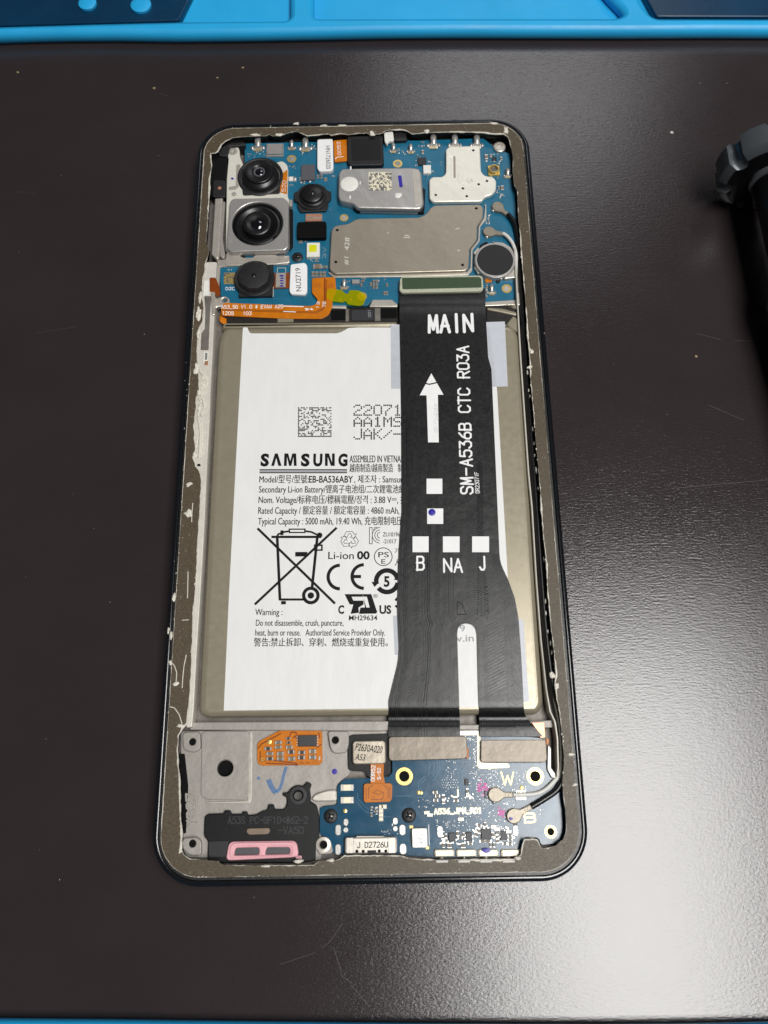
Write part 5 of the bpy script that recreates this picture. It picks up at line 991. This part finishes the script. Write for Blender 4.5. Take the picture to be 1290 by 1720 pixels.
for l in ([(619, 1341), (619, 1324), (627, 1318)], [(652, 1341), (652, 1324), (643, 1318)], [(624, 1343), (642, 1343), (645, 1332)], [(627, 1331), (634, 1327), (644, 1331), (636, 1335), (627, 1331)], [(615, 1322), (615, 1343)], [(655, 1322), (655, 1343)]): b.stroke([P(x, y, 5.75) for x, y in l], .12, 5.749, .012)
b.build('copper_traces', M['flexdark'], AM)
# amber flex board
FB = pplate('flex_board', [(432, 1249), (437, 1244), (466, 1229), (472, 1226.5), (537, 1226), (541, 1229), (541.5, 1280), (537, 1285), (438, 1286), (432, 1281)], 4.42, 4.9, .04, M['flex'], PH, .5)
b = MB(); ZF = 4.9
for l in ([(433, 1257), (440, 1249), (472, 1232)], [(486, 1238), (489, 1230), (497, 1230), (499, 1236)], [(447, 1282), (475, 1283), (500, 1285)], [(458, 1277), (490, 1281), (500, 1283)], [(437, 1262), (437, 1278), (446, 1278)], [(535, 1230), (537, 1240)], [(540, 1250), (532, 1256)], [(520, 1270), (532, 1270)], [(492, 1240), (496, 1236), (500, 1244)]): b.stroke([P(x, y, ZF) for x, y in l], .22, ZF-.002, .018)
for x in (507, 516.5): b.stroke([P(x+3*math.cos(t/8*2*math.pi), 1283-2.6*abs(math.sin(t/8*2*math.pi)) if t <= 4 else 1283, ZF) for t in range(5)], .14, ZF-.002, .018)
b.build('copper_traces', M['flexdark'], FB)
b = MB(); b.dot(*P(452, 1246, ZF), .42, ZF, .03, 14); b.build('gold_dot', M['gold'], FB)
pbox('chip', 501, 1235, 532, 1253.5, ZF, ZF+.65, .06, M['chip'], FB)
b = MB()
for j in range(4):
    for x in (499.5, 533): p = P(x, 1237.5+j*4.6, ZF); b.box(p[0], p[1], .35, .18, ZF, ZF+.1, .02)
b.build('chip_leads', M['solder'], FB)
for x, y, wd, bd in ((467.5, 1247, .6, 'capgrey'), (467.5, 1255, .6, 'capgrey'), (486, 1255, .6, 'capgrey'), (453.5, 1266, .6, 'capgrey'), (471, 1266, .75, 'capgrey'), (489, 1263, .7, 'chip'), (507, 1264, .6, 'chip'), (525, 1262, .7, 'capgrey'), (453.5, 1274.5, .6, 'chip'), (471, 1274.5, .65, 'capgrey'), (490, 1274.5, .7, 'capgrey'), (506.5, 1272.5, .65, 'chip'), (525, 1272, .7, 'capgrey'), (484, 1240.5, .45, 'chip'), (485, 1247.5, .4, 'chip'), (450, 1257.5, .6, 'chip')):
    comp('capacitor', x, y, wd, 1.25 if wd > .5 else .8, 90, FB, ZF, bd, .35, .26)
pbox('solder_bar', 535.5, 1270, 538, 1277.5, ZF, ZF+.04, .01, M['solder'], FB)
b = MB(); b.stroke([P(x, y, ZF) for x, y in ((438.5, 1273.5), (443.5, 1273.5), (443.5, 1278), (438.5, 1278))], .12, ZF, .02, closed=True); b.build('copper_box', M['gold'], FB)
# speaker moulding, pink gasket
SP = pplate('loudspeaker', [(343, 1372), (349, 1367), (375, 1366), (377, 1361), (387, 1361), (388, 1367), (406, 1367), (407, 1363), (415, 1363), (416, 1369), (430, 1368), (440, 1362), (449, 1360), (450, 1351), (460, 1351), (461, 1359), (478, 1359), (482, 1348), (481, 1339), (474, 1336), (475, 1331), (483, 1331), (490, 1322), (500, 1318), (510, 1320), (515, 1312), (524, 1317), (520, 1326), (522, 1338), (521, 1346), (532, 1352), (536, 1372), (536, 1410), (530, 1420), (530, 1446), (505, 1450), (372, 1450), (348, 1444), (349, 1412), (342, 1405)], 3.3, 5.1, .18, M['blackp'], PH, .5, holes=[(501, 1337, .75)])
plathe('boss_ring', 501, 1336, 5.4, [(1.55, 4.9), (1.5, 5.4), (.95, 5.42), (.78, 5.1)], M['matte'], SP, cap0=False, cap1=False)
plathe('screw_core', 501, 1337, 4.8, [(.8, 4.3), (.7, 4.8), (.3, 4.75)], M['mesh'], SP, 18)
strokes('moulded_lettering', 'A53S PC-GF10<#62-2', (383, 1383), (516, 1383), 11, 5.1, M['matte'], SP, .2, .07); strokes('moulded_lettering', '-VA50', (467, 1400), (509, 1400), 11, 5.1, M['matte'], SP, .2, .07)
pplate('amber_window', [(416, 1392), (452, 1391), (454, 1396), (450, 1401), (418, 1402), (414, 1397)], 5.08, 5.13, .02, M['capbody'], SP, .4)
pplate('step_panel', [(350, 1413), (384, 1412), (378, 1440), (350, 1440)], 5.08, 5.25, .08, M['matte'], SP, .2)
cx_, cy_ = P(440, 1429, 5.9)
gp = rp(PP([(384, 1413.5), (498, 1412), (502, 1440), (378, 1446)], 5.9), .9); h1 = rp(PP([(395, 1424.5), (434.5, 1423.5), (435, 1435.5), (392.5, 1437)], 5.9), .4); h2 = rp(PP([(447.5, 1423.5), (486.5, 1423.5), (487, 1434), (444.5, 1435.5)], 5.9), .4)
GK = plate('pink_gasket', gp, [h1, h2], 5.05, 5.75, .3, M['pink'], PH)
plate('gasket_rim', rp(PP([(388, 1416), (496, 1414.5), (498, 1437.5), (384, 1441)], 6.0), .9), [rp(PP([(393, 1420.5), (491, 1419.5), (492, 1435.5), (389.5, 1437.5)], 6.0), .7)], 5.7, 6.0, .12, M['pink'], GK)
pplate('gasket_tab', [(496, 1437), (507, 1437), (507, 1443), (496, 1443)], 5.05, 5.5, .15, M['pink'], GK, .3)
for nm, hh in (('speaker_mesh', h1), ('speaker_mesh', h2)):
    o = plate('speaker_mesh', inset(hh, -.2), [], 5.2, 5.3, 0, M['mesh'], GK)
# mesh wires
b = MB()
for hh in (h1, h2):
    xs = [p[0] for p in hh]; ys = [p[1] for p in hh]; x = min(xs)
    while x < max(xs): b.box(x, (min(ys)+max(ys))/2, .06, max(ys)-min(ys), 5.29, 5.34); x += .17
    y = min(ys)
    while y < max(ys): b.box((min(xs)+max(xs))/2, y, max(xs)-min(xs), .06, 5.291, 5.345); y += .17
o = b.build('mesh_wires', M['chipgrey'], GK, smooth=0); o['kind'] = 'stuff'
pplate('metal_fin', [(522, 1343), (528, 1334), (548, 1327), (566, 1326), (566, 1346), (530, 1347)], 4.0, 5.0, .25, M['silver'], CH, .6)

# ------------------------------------------------------------------ amber key flex above the battery
KF = pplate('key_flex', [(524, 467), (563, 465), (565, 490), (559, 502), (558, 515), (552, 528), (540, 534), (372, 529.5), (371, 514), (376, 508), (540, 511), (532, 512), (534, 503), (524, 492)], 5.45, 5.7, .04, M['flex'], PH, .35)
KF.data = pplate('key_flex_b', [(524, 467), (563, 465), (565, 490), (559, 502), (558, 516), (552, 529), (540, 535.5), (480, 535), (373, 530), (371, 520), (376, 508.5), (470, 512), (522, 514), (531, 511), (534, 503), (524, 492)], 5.45, 5.7, .04, M['flex'], None, .5).data
bpy.data.objects.remove(bpy.data.objects['key_flex_b'])
b = MB(); zq = 5.7
for l in ([(374, 519.5), (470, 522), (530, 524), (541, 518), (545, 508), (546, 470)], [(374, 521.5), (470, 524), (531, 526), (543, 519), (547.5, 508), (549, 470)]): b.stroke([P(x, y, zq) for x, y in l], .16, zq-.002, .012)
for i in range(6):
    for j in range(3):
        for x0 in (529, 551): b.dot(*P(x0+i*1.9, 477+j*2.6, zq), .09, zq-.002, .012, 6)
b.build('copper_traces', M['flexdark'], KF)
pplate('flex_seam', [(544, 468), (547, 467), (547, 504), (544, 506)], zq-.01, zq+.015, 0, M['flexdark'], KF, .2)
strokes('silkscreen', 'A53_5G V1.0 * EVAM A25', (372, 518.5), (475, 517.5), 5.5, zq, M['white'], KF, .13, adv=5.4); strokes('silkscreen', '1205', (373, 528.5), (392, 529), 5.5, zq, M['white'], KF, .13); strokes('silkscreen', '103', (408, 529), (422, 529), 5.5, zq, M['white'], KF, .13); strokes('silkscreen', '12', (535, 518), (537, 507), 4, zq, M['white'], KF, .12); strokes('silkscreen', '78', (547, 516), (547, 507), 5, zq, M['white'], KF, .12)
b = MB()
for l in ([(475, 514), (510, 515)], [(476, 523), (497, 524)], [(512, 518), (526, 520)], [(513, 521), (524, 518)]): b.stroke([P(x, y, zq) for x, y in l], .22, zq, .014)
b.build('light_flecks', M['white'], KF)
q = smooth_path([(*P(373, 520, 5.6), 5.62), (*P(370.5, 530, 5.3), 5.3), (*P(374, 538, 4.9), 4.95), (*P(390, 543, 4.8), 4.85), (*P(417, 545.5, 4.9), 4.95)])
v = []; f = []
for i, p in enumerate(q):
    t = i/(len(q)-1); wv = Vector((0, 1.35*(1-.1*t), 0)) if t > .45 else Vector((.25, 1.2, -.2)); v += [tuple(p-wv*.6), tuple(p+wv*.6)]
for i in range(len(q)-1): f.append((2*i, 2*i+1, 2*i+3, 2*i+2))
v2 = [(x, y, z-.08) for x, y, z in v]; n = len(v); f += [tuple(k+n for k in reversed(t)) for t in f] + [(2*i, 2*i+2, n+2*i+2, n+2*i) for i in range(len(q)-1)] + [(2*i+1, n+2*i+1, n+2*i+3, 2*i+3) for i in range(len(q)-1)]
to_obj('flex_loop', v+v2, f, M['flex'], KF, 50)
YF = pplate('yellow_film', [(549, 488), (554, 485), (575, 487), (578, 492), (585, 494), (587, 487), (604, 488), (615, 497), (611, 512), (603, 514), (584, 511), (581, 505), (576, 508), (558, 506), (548, 500)], 5.72, 5.76, 0, M['yellowfilm'], PH, .4)
for x, y in ((572, 503), (589, 503)): pbox('pad', x-2.5, y-2, x+2.5, y+2, ZB, ZB+.1, .02, M['gold'], MBD)

# ================================================================== TOOL at the right edge
def tool():
    t = thing('clamp_tool', 'black tool with a round notched knob on its shaft lying at the right edge', 'tool', (0, 0, 0))
    R = 11.0; y0, y1 = 58.0, 64.5; cx, cz = 87.6, R+.02
    n = 420; v = []; f = []
    def rad(t_):
        k = (t_*8/(2*math.pi)+.12) % 1; a_ = abs(k-.5)*2*math.pi*R/8
        return R if a_ > 1.6 else R+.25-math.sqrt(max(0, 1.75**2-a_**2))
    prof = [(0.86, y0), (1.0, y0+1.2), (1.0, y1-.8), (.93, y1)]
    for k, (s_, y) in enumerate(prof):
        for i in range(n): a = 2*math.pi*i/n; r = rad(a)*s_; v.append((cx+r*math.cos(a), y, cz+r*math.sin(a)))
    for k in range(3):
        for i in range(n): j = (i+1) % n; f.append((k*n+i, k*n+j, k*n+n+j, k*n+n+i))
    f.append(tuple(range(n))); f.append(tuple(range(4*n-1, 3*n-1, -1)))
    to_obj('knob', v, f, None, t, 40, [M['toolblack'], M['blackp']], [0]*(3*n)+[1, 1])  # end faces coloured black: their shade is put into the colour
    def tubey(name, pts, m):
        v = []; f = []; n = 40
        for r, y, dx, dz in pts:
            for i in range(n): a = 2*math.pi*i/n; v.append((cx+dx+r*math.cos(a), y, cz+dz+r*math.sin(a)))
        for k in range(len(pts)-1):
            for i in range(n): j = (i+1) % n; f.append((k*n+i, k*n+j, k*n+n+j, k*n+n+i))
        f.append(tuple(range(n))); f.append(tuple(range(len(v)-1, len(v)-n-1, -1))); to_obj(name, v, f, m, t, 40)
    tubey('collar', [(5.0, y0+.4, 0, 0), (5.0, y0-.8, 0, 0), (4.4, y0-1.1, 0, 0)], M['toolblack'])
    tubey('shaft', [(4.2, y0+.2, 0, 0), (4.2, 30, .8, 0)], M['blackp'])
    tubey('handle', [(4.6, 34, .8, 0), (8.0, 29, 3.0, -.6), (9.6, 20, 6.0, -1.2), (10.4, -26, 11.0, -.6), (10.0, -31, 11.3, -.6), (7, -33, 11.4, -.6)], M['toolblack'])
    return t
tool()

# ================================================================== crumbs, dust and scratches
for (x, y, r), lb in zip(((259, 149, .42), (408, 114, .28), (30, 122, .3), (365, 131, .25), (1128, 223, .4), (1169, 599, .36)), ('tan crumb left of centre, above the phone', 'small tan crumb above the phone near the blue mat', 'tan crumb at the far left below the blue mat', 'tiny crumb above the top left corner of the phone', 'pale round crumb on the surface left of the black tool', 'tan flake on the surface right of the phone')):
    p = P(x, y, 0); b = MB(); b.blob(p[0], p[1], r*.3, r, r*.7, r*.6, j=.35); o = b.build('crumb', M['crumb'] if x != 1128 else M['dust']); tag(o, lb, 'crumb')
b = MB(); random.seed(77)
for k in range(80):
    x, y = random.uniform(0, 1290), random.uniform(85, 1700); p = P(x, y, 0)
    if abs(p[0]) < 38 and abs(p[1]) < 80: continue
    r = random.uniform(.025, .07); b.blob(p[0], p[1], r*.3, r, r*random.uniform(.6, 1.6), r*.6)
o = b.build('dust_specks', M['dust']); o['kind'] = 'stuff'; o['label'] = 'pale dust specks scattered over the dark surface'
b = MB()
for l in ([(540, 1593), (553, 1583), (565, 1566), (575, 1550)], [(560, 1590), (575, 1640), (592, 1652)], [(268, 157), (282, 161)], [(1170, 560), (1210, 570)], [(1235, 572), (1265, 573)], [(1190, 680), (1250, 706)], [(30, 322), (60, 326)], [(470, 1620), (530, 1600)], [(1130, 820), (1290, 806)], [(60, 560), (130, 548)], [(1040, 380), (1056, 392)], [(590, 1655), (620, 1690)]):
    b.stroke([P(x, y, 0) for x, y in l], .07, .0015, .003)
o = b.build('surface_scratches', mat('scuffed_laminate', (66, 60, 59), .4)); o['kind'] = 'stuff'; o['label'] = 'faint pale scratches on the dark surface'
